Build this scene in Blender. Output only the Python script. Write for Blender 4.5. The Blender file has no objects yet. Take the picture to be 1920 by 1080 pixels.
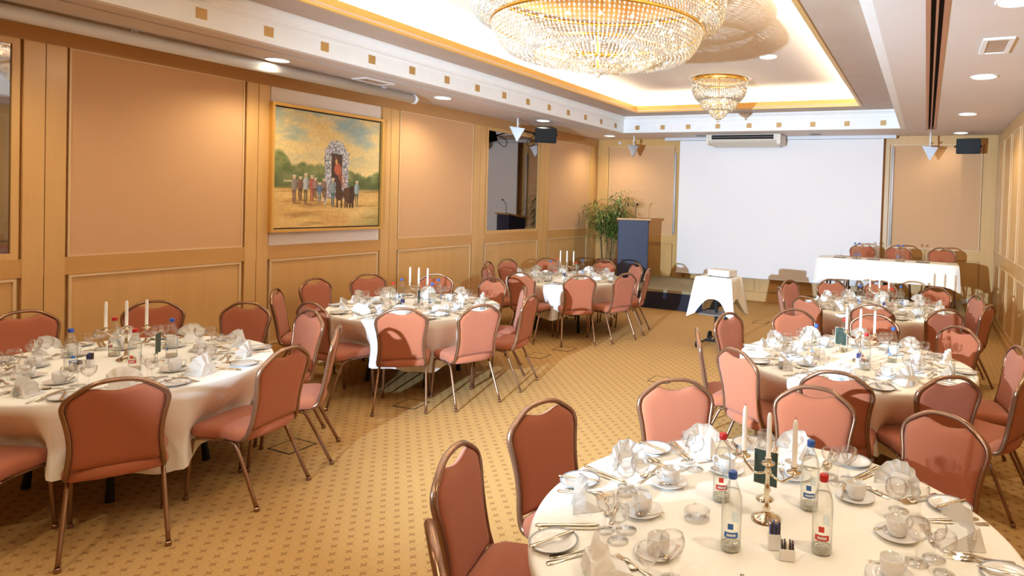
import bpy, bmesh, math, random
from mathutils import Vector, Matrix
random.seed(7)
S = bpy.context.scene
COL = S.collection
PI = math.pi
# ------------------------------------------------------------------ camera
CAMF, CPX, CPY = 1197.84, 1207.57, 401.28
YAW, PITCH, ROLL, CH = 0.41572, 0.02052, 0.03053, 1.963
cy, sy, cp, sp = math.cos(YAW), math.sin(YAW), math.cos(PITCH), math.sin(PITCH)
fwd = Vector((-sy*cp, cy*cp, -sp)); r0 = Vector((cy, sy, 0)); u0 = r0.cross(fwd)
RT = r0*math.cos(ROLL) + u0*math.sin(ROLL); UP = -r0*math.sin(ROLL) + u0*math.cos(ROLL)
cam = bpy.data.cameras.new('camera'); camo = bpy.data.objects.new('camera', cam); COL.objects.link(camo)
M = Matrix.Identity(4)
for i in range(3):
    M[i][0] = RT[i]; M[i][1] = UP[i]; M[i][2] = -fwd[i]
M[2][3] = CH
camo.matrix_world = M
cam.sensor_width = 36; cam.lens = CAMF*36/1920; cam.sensor_fit = 'HORIZONTAL'
cam.shift_x = (960-CPX)/1920; cam.shift_y = (CPY-540)/1920
cam.clip_start = .05; cam.clip_end = 60
S.camera = camo

def onscreen(x, y, z, m=25):
    d = Vector((x, y, z-CH)); c = d.dot(fwd)
    if c < .2: return False
    u = CPX+CAMF*d.dot(RT)/c; v = CPY-CAMF*d.dot(UP)/c
    return -m < u < 1920+m and -m < v < 1080+m
# ------------------------------------------------------------------ exposure, world, lights
S.view_settings.view_transform = 'Standard'; S.view_settings.look = 'None'
S.view_settings.gamma = 1; S.view_settings.use_curve_mapping = False
S.view_settings.exposure = 0.14
try:
    S.cycles.use_denoising = True
    S.cycles.max_bounces = 8; S.cycles.transparent_max_bounces = 24; S.cycles.diffuse_bounces = 4
    S.cycles.glossy_bounces = 4; S.cycles.transmission_bounces = 4
    S.cycles.caustics_reflective = False; S.cycles.caustics_refractive = False
    S.cycles.sample_clamp_indirect = 4
except Exception: pass
w = bpy.data.worlds.new('world'); S.world = w; w.use_nodes = True
w.node_tree.nodes['Background'].inputs[0].default_value = (1, .86, .72, 1)
w.node_tree.nodes['Background'].inputs[1].default_value = .2

XL, XR, YB, YF, ZC = -6.82, 1.12, 12.8, -2.6, 3.31
FLASH_POS = Vector((-2.9, 0.0, 1.78)); FLASH_AIM = Vector((-1.6, 12, 3.3))
FLASH_W, FLASH_COL = 4600, (.56, .78, 1.0)
AMB_W = .98
def lamp(kind, name, loc, power, col, aim=None, **kw):
    l = bpy.data.lights.new(name, kind); l.energy = power; l.color = col
    for k, v in kw.items(): setattr(l, k, v)
    o = bpy.data.objects.new(name, l); COL.objects.link(o); o.location = loc
    if aim is not None:
        o.rotation_euler = (Vector(aim)-Vector(loc)).to_track_quat('-Z', 'Y').to_euler()
    return o
lamp('SPOT', 'camera_flash', FLASH_POS, FLASH_W, FLASH_COL, FLASH_AIM, spot_size=math.radians(90), spot_blend=1.0, shadow_soft_size=.03)
WARM = (1.0, .86, .60)
WARM2 = (1.0, .90, .72)
TRAY = (-5.05, -1.06, 1.6, 10.95)     # inner opening x0,x1,y0,y1 at the gilt moulding
TX0, TX1, TY0, TY1 = TRAY
UX0, UX1, UY0, UY1, ZU = TX0-.42, TX1+.42, TY0-.42, TY1+.42, 3.93   # upper chamber
def cove(name, x, y, sx, sy_, aim):
    o = lamp('AREA', name, (x, y, 3.70), AMB_W*24*max(sx, sy_), WARM2, None, shape='RECTANGLE', size=sx, size_y=sy_)
    o.rotation_euler = Vector(aim).to_track_quat('-Z', 'Y').to_euler() if False else (PI, 0, 0)
    return o
cove('cove_tube_glow', TX0-.2, (TY0+TY1)/2, .12, TY1-TY0, 0)
cove('cove_tube_glow', TX1+.2, (TY0+TY1)/2, .12, TY1-TY0, 0)
cove('cove_tube_glow', (TX0+TX1)/2, TY1+.2, TX1-TX0, .12, 0)
cove('cove_tube_glow', (TX0+TX1)/2, TY0-.2, TX1-TX0, .12, 0)
DOWN = [(-6.2, 4.53), (-6.2, 7.0), (-6.17, 9.5), (-6.14, 12.0), (.48, 4.69), (.48, 7.23), (.48, 9.96), (.5, 12.35)]
for (x, y) in DOWN+[(-6.2, 2.0), (-6.2, -.6), (.48, 2.1), (.48, -.5), (-1.6, .3), (-3.6, .3)]:
    lamp('SPOT', 'downlight_beam', (x, y, ZC-.035), AMB_W*78, WARM, (x, y, 0), spot_size=math.radians(150), spot_blend=.8, shadow_soft_size=.09)
CH1 = (-2.78, 5.15); CH2 = (-3.07, 9.75)
# ------------------------------------------------------------------ helpers: materials
def lin(c):
    return tuple(((v/255)/12.92 if v/255 <= .04045 else ((v/255+.055)/1.055)**2.4) for v in c)
def mat(name, rgb, rough=.5, metal=0.0, spec=.5, var=None, scale=8, bump=0, bscale=60, emit=0, coat=0, vscale=(1, 1, 1), sheen=0, alpha=None):
    m = bpy.data.materials.new(name); m.use_nodes = True
    nt = m.node_tree; b = nt.nodes['Principled BSDF']
    c = lin(rgb)
    b.inputs['Base Color'].default_value = (*c, 1); b.inputs['Roughness'].default_value = rough
    b.inputs['Metallic'].default_value = metal; b.inputs['Specular IOR Level'].default_value = spec
    if coat: b.inputs['Coat Weight'].default_value = coat; b.inputs['Coat Roughness'].default_value = .15
    if sheen: b.inputs['Sheen Weight'].default_value = sheen; b.inputs['Sheen Roughness'].default_value = .85
    if emit:
        b.inputs['Emission Color'].default_value = (*c, 1); b.inputs['Emission Strength'].default_value = emit
    tc = nt.nodes.new('ShaderNodeTexCoord'); mp = nt.nodes.new('ShaderNodeMapping')
    mp.inputs['Scale'].default_value = vscale
    nt.links.new(tc.outputs['Object'], mp.inputs[0])
    n = nt.nodes.new('ShaderNodeTexNoise'); n.inputs['Scale'].default_value = scale; n.inputs['Detail'].default_value = 4
    nt.links.new(mp.outputs[0], n.inputs[0])
    v2 = var if var else tuple(max(0, int(x*.96)) for x in rgb)
    mx = nt.nodes.new('ShaderNodeMix'); mx.data_type = 'RGBA'
    mx.inputs[6].default_value = (*c, 1); mx.inputs[7].default_value = (*lin(v2), 1)
    nt.links.new(n.outputs[0], mx.inputs[0]); nt.links.new(mx.outputs[2], b.inputs['Base Color'])
    if bump:
        n2 = nt.nodes.new('ShaderNodeTexNoise'); n2.inputs['Scale'].default_value = bscale
        nt.links.new(mp.outputs[0], n2.inputs[0])
        bp = nt.nodes.new('ShaderNodeBump'); bp.inputs['Strength'].default_value = bump; bp.inputs['Distance'].default_value = .003
        nt.links.new(n2.outputs[0], bp.inputs['Height']); nt.links.new(bp.outputs[0], b.inputs['Normal'])
    return m
def thin_glass(name, tint, fac=.06, rough=.02, edge=.5, rim=.42):
    m = bpy.data.materials.new(name); m.use_nodes = True; nt = m.node_tree; nt.nodes.clear()
    o = nt.nodes.new('ShaderNodeOutputMaterial'); t = nt.nodes.new('ShaderNodeBsdfTransparent'); g = nt.nodes.new('ShaderNodeBsdfGlossy')
    t.inputs[0].default_value = (*tint, 1); g.inputs[0].default_value = (1, 1, 1, 1); g.inputs['Roughness'].default_value = rough
    lw = nt.nodes.new('ShaderNodeLayerWeight'); lw.inputs[0].default_value = .35
    mr = nt.nodes.new('ShaderNodeMapRange'); mr.inputs[3].default_value = fac; mr.inputs[4].default_value = edge
    mm = nt.nodes.new('ShaderNodeMath'); mm.operation = 'POWER'; mm.inputs[1].default_value = 1.6
    nt.links.new(lw.outputs['Facing'], mm.inputs[0]); nt.links.new(mm.outputs[0], mr.inputs[0])
    m3 = nt.nodes.new('ShaderNodeMath'); m3.operation = 'POWER'; m3.inputs[1].default_value = 3.2; nt.links.new(lw.outputs['Facing'], m3.inputs[0])
    tm = nt.nodes.new('ShaderNodeMix'); tm.data_type = 'RGBA'; tm.inputs[6].default_value = (*tint, 1); tm.inputs[7].default_value = (*[c*rim for c in tint], 1)
    nt.links.new(m3.outputs[0], tm.inputs[0]); nt.links.new(tm.outputs[2], t.inputs[0])
    mx = nt.nodes.new('ShaderNodeMixShader'); nt.links.new(mr.outputs[0], mx.inputs[0])
    nt.links.new(t.outputs[0], mx.inputs[1]); nt.links.new(g.outputs[0], mx.inputs[2]); nt.links.new(mx.outputs[0], o.inputs[0])
    return m
MT = {}
MT['wood'] = mat('maple_veneer', (222, 178, 116), .36, var=(204, 158, 96), scale=3.2, vscale=(3, 3, .35), spec=.4, coat=.15)
MT['wood_h'] = mat('maple_veneer_dark', (210, 162, 98), .36, var=(194, 144, 82), scale=3, vscale=(.4, .4, 3), spec=.4, coat=.15)
MT['wood_head'] = mat('maple_header', (198, 150, 94), .4, var=(186, 136, 80), scale=3, vscale=(.4, .4, 3))
MT['mould'] = mat('maple_bead', (228, 194, 148), .35)
MT['peach'] = mat('peach_wall_fabric', (214, 170, 126), .9, var=(208, 162, 118), scale=90, bump=.25, bscale=260)
MT['paint_bay'] = mat('pale_plaster', (246, 232, 220), .8)
MT['ceil'] = mat('ceiling_paint', (226, 214, 208), .85, var=(222, 210, 202), scale=2)
MT['ceil_up'] = mat('tray_ceiling_paint', (232, 218, 204), .85, var=(228, 214, 200), scale=2)
MT['white'] = mat('white_gloss_paint', (250, 248, 246), .5)
MT['tan'] = mat('taupe_marbled_paint', (198, 176, 160), .55, var=(178, 150, 124), scale=2.2)
MT['gilt'] = mat('gilt_moulding', (226, 178, 96), .38, metal=.35)
MT['gold'] = mat('gold_metal', (238, 190, 90), .22, metal=1)
MT['inlay'] = mat('gilt_square', (190, 148, 88), .5, metal=.2)
MT['cloth'] = mat('white_linen', (252, 249, 242), .85, var=(249, 245, 236), scale=5, bump=.15, bscale=12, sheen=.1)
MT['napkin'] = mat('napkin_linen', (255, 253, 250), .8, var=(253, 250, 247), bump=.15, bscale=30)
nt = MT['napkin'].node_tree; _b = nt.nodes['Principled BSDF']; _o = [n for n in nt.nodes if n.type == 'OUTPUT_MATERIAL'][0]
_t = nt.nodes.new('ShaderNodeBsdfTranslucent'); _t.inputs[0].default_value = (1, .98, .96, 1); _m = nt.nodes.new('ShaderNodeMixShader'); _m.inputs[0].default_value = .15
nt.links.new(_b.outputs[0], _m.inputs[1]); nt.links.new(_t.outputs[0], _m.inputs[2]); nt.links.new(_m.outputs[0], _o.inputs[0])
MT['fabric'] = mat('terracotta_upholstery', (166, 86, 44), .85, var=(158, 80, 39), scale=120, bump=.35, bscale=420, sheen=.13)
MT['bronze'] = mat('bronze_tube', (150, 116, 92), .26, metal=.75, var=(140, 104, 80))
MT['black'] = mat('black_steel', (12, 11, 12), .5, spec=.3)
MT['blackp'] = mat('black_plastic', (9, 9, 10), .5, spec=.25)
MT['skirt'] = mat('navy_stage_skirt', (22, 25, 52), .75, var=(14, 15, 30), scale=5)
MT['stagetop'] = mat('olive_stage_carpet', (150, 138, 110), .95, bump=.3, bscale=300)
MT['navy'] = mat('navy_laminate', (42, 50, 80), .5, var=(36, 44, 72), scale=14)
MT['screen'] = mat('matte_screen', (246, 240, 238), .9, var=(246, 240, 238))
MT['mirror'] = mat('dark_mirror', (150, 140, 132), .03, metal=1.0)
MT['silver'] = mat('polished_silver', (226, 214, 190), .13, metal=1)
MT['steel'] = mat('cutlery_steel', (222, 210, 190), .16, metal=1)
MT['china'] = mat('white_china', (240, 238, 238), .2, spec=.6, coat=.3)
MT['chinarim'] = mat('blue_grey_rim', (92, 104, 122), .25, spec=.6)
MT['glass'] = thin_glass('thin_clear_glass', (.985, .983, .98), .04, .02, .7)
MT['bglass'] = thin_glass('bottle_glass', (.965, .972, .96), .06, .02, .75, .3)
MT['wglass'] = thin_glass('water', (.985, .985, .975), .02, .02, .15)
MT['wax'] = mat('candle_wax', (255, 253, 248), .4, var=(254, 251, 245))
MT['capred'] = mat('red_cap', (190, 26, 22), .4)
MT['capblue'] = mat('blue_cap', (40, 88, 178), .4)
MT['lblue'] = mat('blue_label', (48, 110, 190), .5)
MT['lred'] = mat('red_label', (216, 60, 44), .5)
MT['lwhite'] = mat('white_label', (228, 232, 240), .6)
MT['gbase'] = thin_glass('thick_glass_base', (.80, .80, .70), .15, .02, .8, .25)
MT['lpale'] = thin_glass('pale_back_label', (.72, .84, .95), .05, .3, .2)
MT['metalw'] = mat('white_enamel', (226, 226, 230), .4)
MT['satin'] = mat('satin_grey_metal', (190, 190, 196), .35, metal=.3)
MT['grey'] = mat('grey_laminate', (120, 118, 120), .5)
MT['beigep'] = mat('cream_plastic', (232, 222, 206), .45)
MT['card'] = mat('green_card', (58, 76, 60), .6, var=(26, 38, 30), scale=60)
MT['paper'] = mat('paper', (244, 232, 206), .8)
MT['leaf'] = mat('bamboo_leaf', (128, 152, 70), .5, var=(76, 108, 46), scale=9)
MT['cane'] = mat('bamboo_cane', (176, 150, 108), .5, var=(130, 104, 66), scale=12)
MT['pot'] = mat('terracotta_pot', (170, 96, 60), .7)
MT['soil'] = mat('soil', (50, 36, 26), .95)
MT['packet'] = mat('sachet_brown', (60, 34, 30), .5)
MT['packetb'] = mat('sachet_blue', (70, 84, 150), .5)
MT['slot'] = mat('slot_dark', (40, 30, 26), .8)
MT['copper'] = mat('diffuser_copper', (196, 140, 108), .4, metal=.3)
MT['oaktop'] = mat('lectern_edge_wood', (206, 158, 104), .45)
def emitm(name, rgb, s):
    m = bpy.data.materials.new(name); m.use_nodes = True; nt = m.node_tree; nt.nodes.clear()
    o = nt.nodes.new('ShaderNodeOutputMaterial'); e = nt.nodes.new('ShaderNodeEmission')
    e.inputs[0].default_value = (*lin(rgb), 1); e.inputs[1].default_value = s; nt.links.new(e.outputs[0], o.inputs[0]); return m
MT['lit'] = emitm('lamp_diffuser', (255, 246, 226), 5)
MT['bulb'] = emitm('bulb_glow', (255, 220, 160), 22)
MT['tube'] = emitm('cove_tube', (255, 226, 180), 6)
# crystal: glossy facets with light passing through
m = bpy.data.materials.new('cut_crystal'); m.use_nodes = True; nt = m.node_tree; nt.nodes.clear()
o = nt.nodes.new('ShaderNodeOutputMaterial'); tr = nt.nodes.new('ShaderNodeBsdfTransparent'); tr.inputs[0].default_value = (1, .97, .92, 1)
gl = nt.nodes.new('ShaderNodeBsdfGlossy'); gl.inputs['Roughness'].default_value = .12
tl = nt.nodes.new('ShaderNodeBsdfTranslucent'); tl.inputs[0].default_value = (.95, .88, .72, 1)
df = nt.nodes.new('ShaderNodeBsdfDiffuse'); df.inputs[0].default_value = (.9, .86, .80, 1)
a = nt.nodes.new('ShaderNodeMixShader'); a.inputs[0].default_value = .68
bm_ = nt.nodes.new('ShaderNodeMixShader'); bm_.inputs[0].default_value = .5
c3 = nt.nodes.new('ShaderNodeMixShader'); c3.inputs[0].default_value = .5
nt.links.new(tl.outputs[0], bm_.inputs[1]); nt.links.new(df.outputs[0], bm_.inputs[2])
nt.links.new(tr.outputs[0], a.inputs[1]); nt.links.new(bm_.outputs[0], a.inputs[2])
nt.links.new(a.outputs[0], c3.inputs[1]); nt.links.new(gl.outputs[0], c3.inputs[2]); nt.links.new(c3.outputs[0], o.inputs[0])
MT['crystal'] = m
# carpet: staggered small crosses with dotted rows between
m = bpy.data.materials.new('patterned_carpet'); m.use_nodes = True; nt = m.node_tree; b = nt.nodes['Principled BSDF']
b.inputs['Roughness'].default_value = .95; b.inputs['Specular IOR Level'].default_value = .15
tc = nt.nodes.new('ShaderNodeTexCoord'); sx = nt.nodes.new('ShaderNodeSeparateXYZ'); nt.links.new(tc.outputs['Object'], sx.inputs[0])
def mth(op, a_, b_=None, c_=None):
    n = nt.nodes.new('ShaderNodeMath'); n.operation = op
    for i, v in enumerate((a_, b_, c_)):
        if v is None: continue
        if isinstance(v, (int, float)): n.inputs[i].default_value = v
        else: nt.links.new(v, n.inputs[i])
    return n.outputs[0]
P = .0813
r2 = mth('MULTIPLY', mth('ADD', sx.outputs[0], sx.outputs[1]), .70711/P); s2 = mth('MULTIPLY', mth('SUBTRACT', sx.outputs[0], sx.outputs[1]), .70711/P)
u = mth('ABSOLUTE', mth('SUBTRACT', mth('FRACT', mth('ADD', r2, 500)), .5)); v = mth('ABSOLUTE', mth('SUBTRACT', mth('FRACT', mth('ADD', s2, 500)), .5))
mxm = mth('MAXIMUM', u, v)
cross = mth('MULTIPLY', mth('LESS_THAN', mxm, .215), mth('LESS_THAN', mth('ABSOLUTE', mth('SUBTRACT', u, v)), .095))
core = mth('LESS_THAN', mth('ADD', u, v), .17)
v3 = mth('ABSOLUTE', mth('SUBTRACT', mth('FRACT', mth('MULTIPLY', mth('ADD', r2, 500), 3)), .5))
dots = mth('MULTIPLY', mth('LESS_THAN', v3, .13), mth('GREATER_THAN', v, .46))
mk = mth('MAXIMUM', mth('MAXIMUM', cross, core), mth('MULTIPLY', dots, .75))
nz = nt.nodes.new('ShaderNodeTexNoise'); nz.inputs['Scale'].default_value = 240; nt.links.new(tc.outputs['Object'], nz.inputs[0])
base = nt.nodes.new('ShaderNodeMix'); base.data_type = 'RGBA'; base.inputs[6].default_value = (*lin((195, 158, 102)), 1); base.inputs[7].default_value = (*lin((177, 138, 84)), 1)
nt.links.new(nz.outputs[0], base.inputs[0])
mx = nt.nodes.new('ShaderNodeMix'); mx.data_type = 'RGBA'; mx.inputs[7].default_value = (*lin((140, 100, 62)), 1)
nt.links.new(mth('MULTIPLY', mk, .72), mx.inputs[0]); nt.links.new(base.outputs[2], mx.inputs[6]); nt.links.new(mx.outputs[2], b.inputs['Base Color'])
bp = nt.nodes.new('ShaderNodeBump'); bp.inputs['Strength'].default_value = .4; bp.inputs['Distance'].default_value = .004
nt.links.new(nz.outputs[0], bp.inputs['Height']); nt.links.new(bp.outputs[0], b.inputs['Normal'])
MT['carpet'] = m
# ------------------------------------------------------------------ helpers: geometry
def link(name, me, m, parent=None):
    o = bpy.data.objects.new(name, me); COL.objects.link(o)
    if m is not None and len(me.materials) == 0: me.materials.append(MT[m] if isinstance(m, str) else m)
    if parent is not None: o.parent = parent
    return o
def fin(bm, name, m, parent=None, smooth=False, loc=None):
    me = bpy.data.meshes.new(name); bm.normal_update(); bm.to_mesh(me); bm.free()
    if smooth:
        for p in me.polygons: p.use_smooth = True
    o = link(name, me, m, parent)
    if loc: o.location = loc
    return o
def bx(bm, x0, x1, y0, y1, z0, z1, bev=0):
    vs = [bm.verts.new(c) for c in ((x0, y0, z0), (x1, y0, z0), (x1, y1, z0), (x0, y1, z0), (x0, y0, z1), (x1, y0, z1), (x1, y1, z1), (x0, y1, z1))]
    fs = [bm.faces.new([vs[i] for i in f]) for f in ((3, 2, 1, 0), (4, 5, 6, 7), (0, 1, 5, 4), (1, 2, 6, 5), (2, 3, 7, 6), (3, 0, 4, 7))]
    if bev:
        es = list({e for f in fs for e in f.edges})
        bmesh.ops.bevel(bm, geom=es, offset=bev, segments=2, affect='EDGES')
    return vs
def box(name, x0, x1, y0, y1, z0, z1, m, parent=None, bev=0, kind=None):
    bm = bmesh.new(); bx(bm, min(x0, x1), max(x0, x1), min(y0, y1), max(y0, y1), min(z0, z1), max(z0, z1), bev)
    o = fin(bm, name, m, parent)
    if kind: o['kind'] = kind
    return o
def lathe(bm, prof, n=24, cx=0, cy_=0, cz=0, close_top=True, close_bot=True):
    rings = []
    for (r, z) in prof:
        if r < 1e-5: rings.append([bm.verts.new((cx, cy_, cz+z))])
        else: rings.append([bm.verts.new((cx+r*math.cos(2*PI*i/n), cy_+r*math.sin(2*PI*i/n), cz+z)) for i in range(n)])
    for a_, b_ in zip(rings, rings[1:]):
        for i in range(n):
            j = (i+1) % n
            if len(a_) == 1 and len(b_) == 1: continue
            if len(a_) == 1: bm.faces.new((a_[0], b_[i], b_[j]))
            elif len(b_) == 1: bm.faces.new((a_[i], a_[j], b_[0]))
            else: bm.faces.new((a_[i], a_[j], b_[j], b_[i]))
def tube(bm, pts, r, n=8, closed=False, sq=1.0, cap=True, side=None):
    pts = [Vector(p) for p in pts]; N = len(pts); rings = []
    ref = Vector(side) if side else None
    for i, p in enumerate(pts):
        a_ = pts[i-1] if (i > 0 or closed) else p; b_ = pts[(i+1) % N] if (i < N-1 or closed) else p
        t = (b_-a_).normalized()
        if ref is None: ref = Vector((0, 0, 1)) if abs(t.z) < .9 else Vector((1, 0, 0))
        s = ref - t*ref.dot(t); s.normalize(); q = t.cross(s)
        if side is None: ref = s
        rr = r[i] if isinstance(r, (list, tuple)) else r
        rings.append([bm.verts.new(p + s*math.cos(2*PI*k/n)*rr*sq + q*math.sin(2*PI*k/n)*rr) for k in range(n)])
    for i in range(N if closed else N-1):
        a_, b_ = rings[i], rings[(i+1) % N]
        for k in range(n):
            bm.faces.new((a_[k], a_[(k+1) % n], b_[(k+1) % n], b_[k]))
    if cap and not closed:
        bm.faces.new(rings[0][::-1]); bm.faces.new(rings[-1])
def prism(bm, pts2, axis, a0, a1, flip=False):
    """extrude closed polygon pts2 along axis ('x','y','z')"""
    def mk(p, a_):
        return {'x': (a_, p[0], p[1]), 'y': (p[0], a_, p[1]), 'z': (p[0], p[1], a_)}[axis]
    A = [bm.verts.new(mk(p, a0)) for p in pts2]; B = [bm.verts.new(mk(p, a1)) for p in pts2]
    n = len(pts2)
    for i in range(n): bm.faces.new((A[i], A[(i+1) % n], B[(i+1) % n], B[i]))
    bm.faces.new(A[::-1]); bm.faces.new(B)
    bmesh.ops.recalc_face_normals(bm, faces=bm.faces)
def smoothpath(pts, n=6, closed=False):
    P_ = [Vector(p) for p in pts]; out = []; N = len(P_)
    for i in range(N if closed else N-1):
        p1, p2 = P_[i], P_[(i+1) % N]
        p0 = P_[i-1] if (i > 0 or closed) else p1; p3 = P_[(i+2) % N] if (i < N-2 or closed) else p2
        for k in range(n):
            t = k/n
            out.append(.5*((2*p1)+(-p0+p2)*t+(2*p0-5*p1+4*p2-p3)*t*t+(-p0+3*p1-3*p2+p3)*t**3))
    if not closed: out.append(P_[-1])
    return out
def tag(o, label=None, cat=None, group=None, kind=None):
    if label: o['label'] = label
    if cat: o['category'] = cat
    if group: o['group'] = group
    if kind: o['kind'] = kind
    return o
def thing(name, label, cat, loc=(0, 0, 0), rz=0, group=None):
    o = bpy.data.objects.new(name, None); COL.objects.link(o); o.location = loc; o.rotation_euler = (0, 0, rz)
    o.empty_display_size = .05
    return tag(o, label, cat, group)
def copytree(src, parent=None):
    c = src.copy(); COL.objects.link(c); c.parent = parent
    for ch in list(src.children): copytree(ch, c)
    return c
_first = {}
def place(key, loc, rz, label, group=None, tilt=None):
    src, used = _first[key]
    if not used: o = src; _first[key] = (src, True)
    else: o = copytree(src)
    o.location = loc; o.rotation_euler = (tilt[0] if tilt else 0, tilt[1] if tilt else 0, rz)
    o['label'] = label
    if group: o['group'] = group
    elif 'group' in o: del o['group']
    return o
def proto(key, o): _first[key] = (o, False)
# ================================================================== SETTING
fl = box('floor', XL-.1, XR+.1, YF-.1, YB+.1, -.12, 0, 'carpet', kind='structure')
# ---- lower ceiling ring (four slabs round the tray opening)
FX0, FX1, FY0, FY1 = -5.60, -.45, .95, 11.55     # white frieze faces of the tray
def slab(bm, x0, x1, y0, y1, z0, z1): bx(bm, x0, x1, y0, y1, z0, z1)
SLX = (-5.92, -5.87)   # narrow slot, aisle side of the picture wall
DX = (-.04, .08)       # linear diffuser
bm = bmesh.new()
slab(bm, XL-.1, SLX[0], YF-.1, YB+.1, ZC, ZC+.1); slab(bm, SLX[1], FX0-.08, YF-.1, YB+.1, ZC, ZC+.1)
slab(bm, SLX[0], SLX[1], 11.0, YB+.1, ZC, ZC+.1)
slab(bm, FX1+.08, DX[0], YF-.1, YB+.1, ZC, ZC+.1); slab(bm, DX[1], XR+.1, YF-.1, YB+.1, ZC, ZC+.1); slab(bm, DX[0], DX[1], 11.8, YB+.1, ZC, ZC+.1)
slab(bm, FX0-.08, FX1+.08, FY1+.08, YB+.1, ZC, ZC+.1); slab(bm, FX0-.08, FX1+.08, YF-.1, FY0-.08, ZC, ZC+.1)
slab(bm, SLX[0]-.02, SLX[1]+.02, YF, 11.0, ZC+.1, ZC+.12)
slab(bm, DX[0]-.02, DX[1]+.02, YF, 11.8, ZC+.1, ZC+.12)
ceil = fin(bm, 'ceiling', 'ceil'); ceil['kind'] = 'structure'
box('slot_lining', SLX[0]+.001, SLX[1]-.001, YF, 11.0, ZC+.06, ZC+.095, 'slot', ceil)
box('slot_lining', DX[0]+.001, DX[1]-.001, YF, 11.8, ZC+.06, ZC+.095, 'slot', ceil)
for x0, x1 in ((DX[0]-.012, DX[0]+.02), (DX[0]+.052, DX[0]+.068), (DX[1]-.02, DX[1]+.012)):
    box('diffuser_blade', x0, x1, YF, 11.8, ZC-.006, ZC+.05, 'copper', ceil)
# tray walls
def frame4(name, x0, x1, y0, y1, t, z0, z1, m, parent, kind=None):
    bm = bmesh.new()
    bx(bm, x0-t, x0, y0-t, y1+t, z0, z1); bx(bm, x1, x1+t, y0-t, y1+t, z0, z1)
    bx(bm, x0, x1, y1, y1+t, z0, z1); bx(bm, x0, x1, y0-t, y0, z0, z1)
    o = fin(bm, name, m, parent)
    if kind: o['kind'] = kind
    return o
ZT = 3.63
tray = frame4('trim_1', FX0, FX1, FY0, FY1, .08, ZC, ZC+.19, 'white', None, 'structure')
# cornice above the frieze: stepped cove
def ringprofile(name, x0, x1, y0, y1, prof, m, parent):
    """prof: list of (inset, z) points; mitred closed ring"""
    bm = bmesh.new(); R_ = []
    for (d, z) in prof:
        R_.append([bm.verts.new(c) for c in ((x0+d, y0+d, z), (x1-d, y0+d, z), (x1-d, y1-d, z), (x0+d, y1-d, z))])
    for a_, b_ in zip(R_, R_[1:]):
        for i in range(4): bm.faces.new((a_[i], a_[(i+1) % 4], b_[(i+1) % 4], b_[i]))
    bmesh.ops.recalc_face_normals(bm, faces=bm.faces)
    return fin(bm, name, m, parent)
ringprofile('cornice', FX0, FX1, FY0, FY1, [(-.04, ZC+.185), (.012, ZC+.185), (.012, ZC+.2), (.004, ZC+.21), (.006, ZC+.24), (.02, ZC+.27), (.045, ZC+.29), (.05, ZC+.305), (.05, ZT), (-.04, ZT)], 'white', tray)
# taupe soffit between frieze and gilt moulding
sof = frame4('soffit', TX0, TX1, TY0, TY1, .62, ZT, ZT+.03, 'tan', tray)
# gilt reeded moulding
prof = [(-.045, ZT-.012), (.0, ZT-.012), (.006, ZT+.008)]
z = ZT+.012
for k in range(5):
    prof += [(-.002-.004*k, z), (-.002-.004*k, z+.010), (-.010-.004*k, z+.013), (-.010-.004*k, z+.017)]; z += .019
prof += [(-.02, z+.004), (-.045, z+.004), (-.045, ZT-.012)]
ringprofile('gilt_moulding', TX0, TX1, TY0, TY1, prof, 'gilt', tray)
# upper chamber
bm = bmesh.new(); bx(bm, UX0-.1, UX1+.1, UY0-.1, UY1+.1, ZU, ZU+.08)
fin(bm, 'upper_ceiling', 'ceil_up', ceil)
frame4('upper_wall', UX0, UX1, UY0, UY1, .1, ZT+.02, ZU, 'ceil_up', ceil)
# hidden cove tubes (real fluorescent tubes in the trough)
for (x0, x1, y0, y1) in ((TX0-.28, TX0-.25, TY0, TY1), (TX1+.25, TX1+.28, TY0, TY1), (TX0, TX1, TY1+.25, TY1+.28)):
    box('cove_tube', x0, x1, y0, y1, ZT+.035, ZT+.06, 'tube', ceil)
# square inlays along the frieze
n0 = 13210/1.0
for k in range(-3, 14):
    y = 3.40 + k*.598 if k >= 0 else 3.40 + k*.598
    if y < 1.2: continue
    bm = bmesh.new(); bx(bm, FX0-.002, FX0+.004, y-.045, y+.045, ZC+.06, ZC+.15); fin(bm, 'square_inlay', 'inlay', tray)
for x in (-5.30, -4.76, -4.23, -3.64, -3.04, -2.49, -1.89, -1.31, -.72):
    bm = bmesh.new(); bx(bm, x-.045, x+.045, FY1-.004, FY1+.002, ZC+.055, ZC+.14); fin(bm, 'square_inlay', 'inlay', tray)
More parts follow.
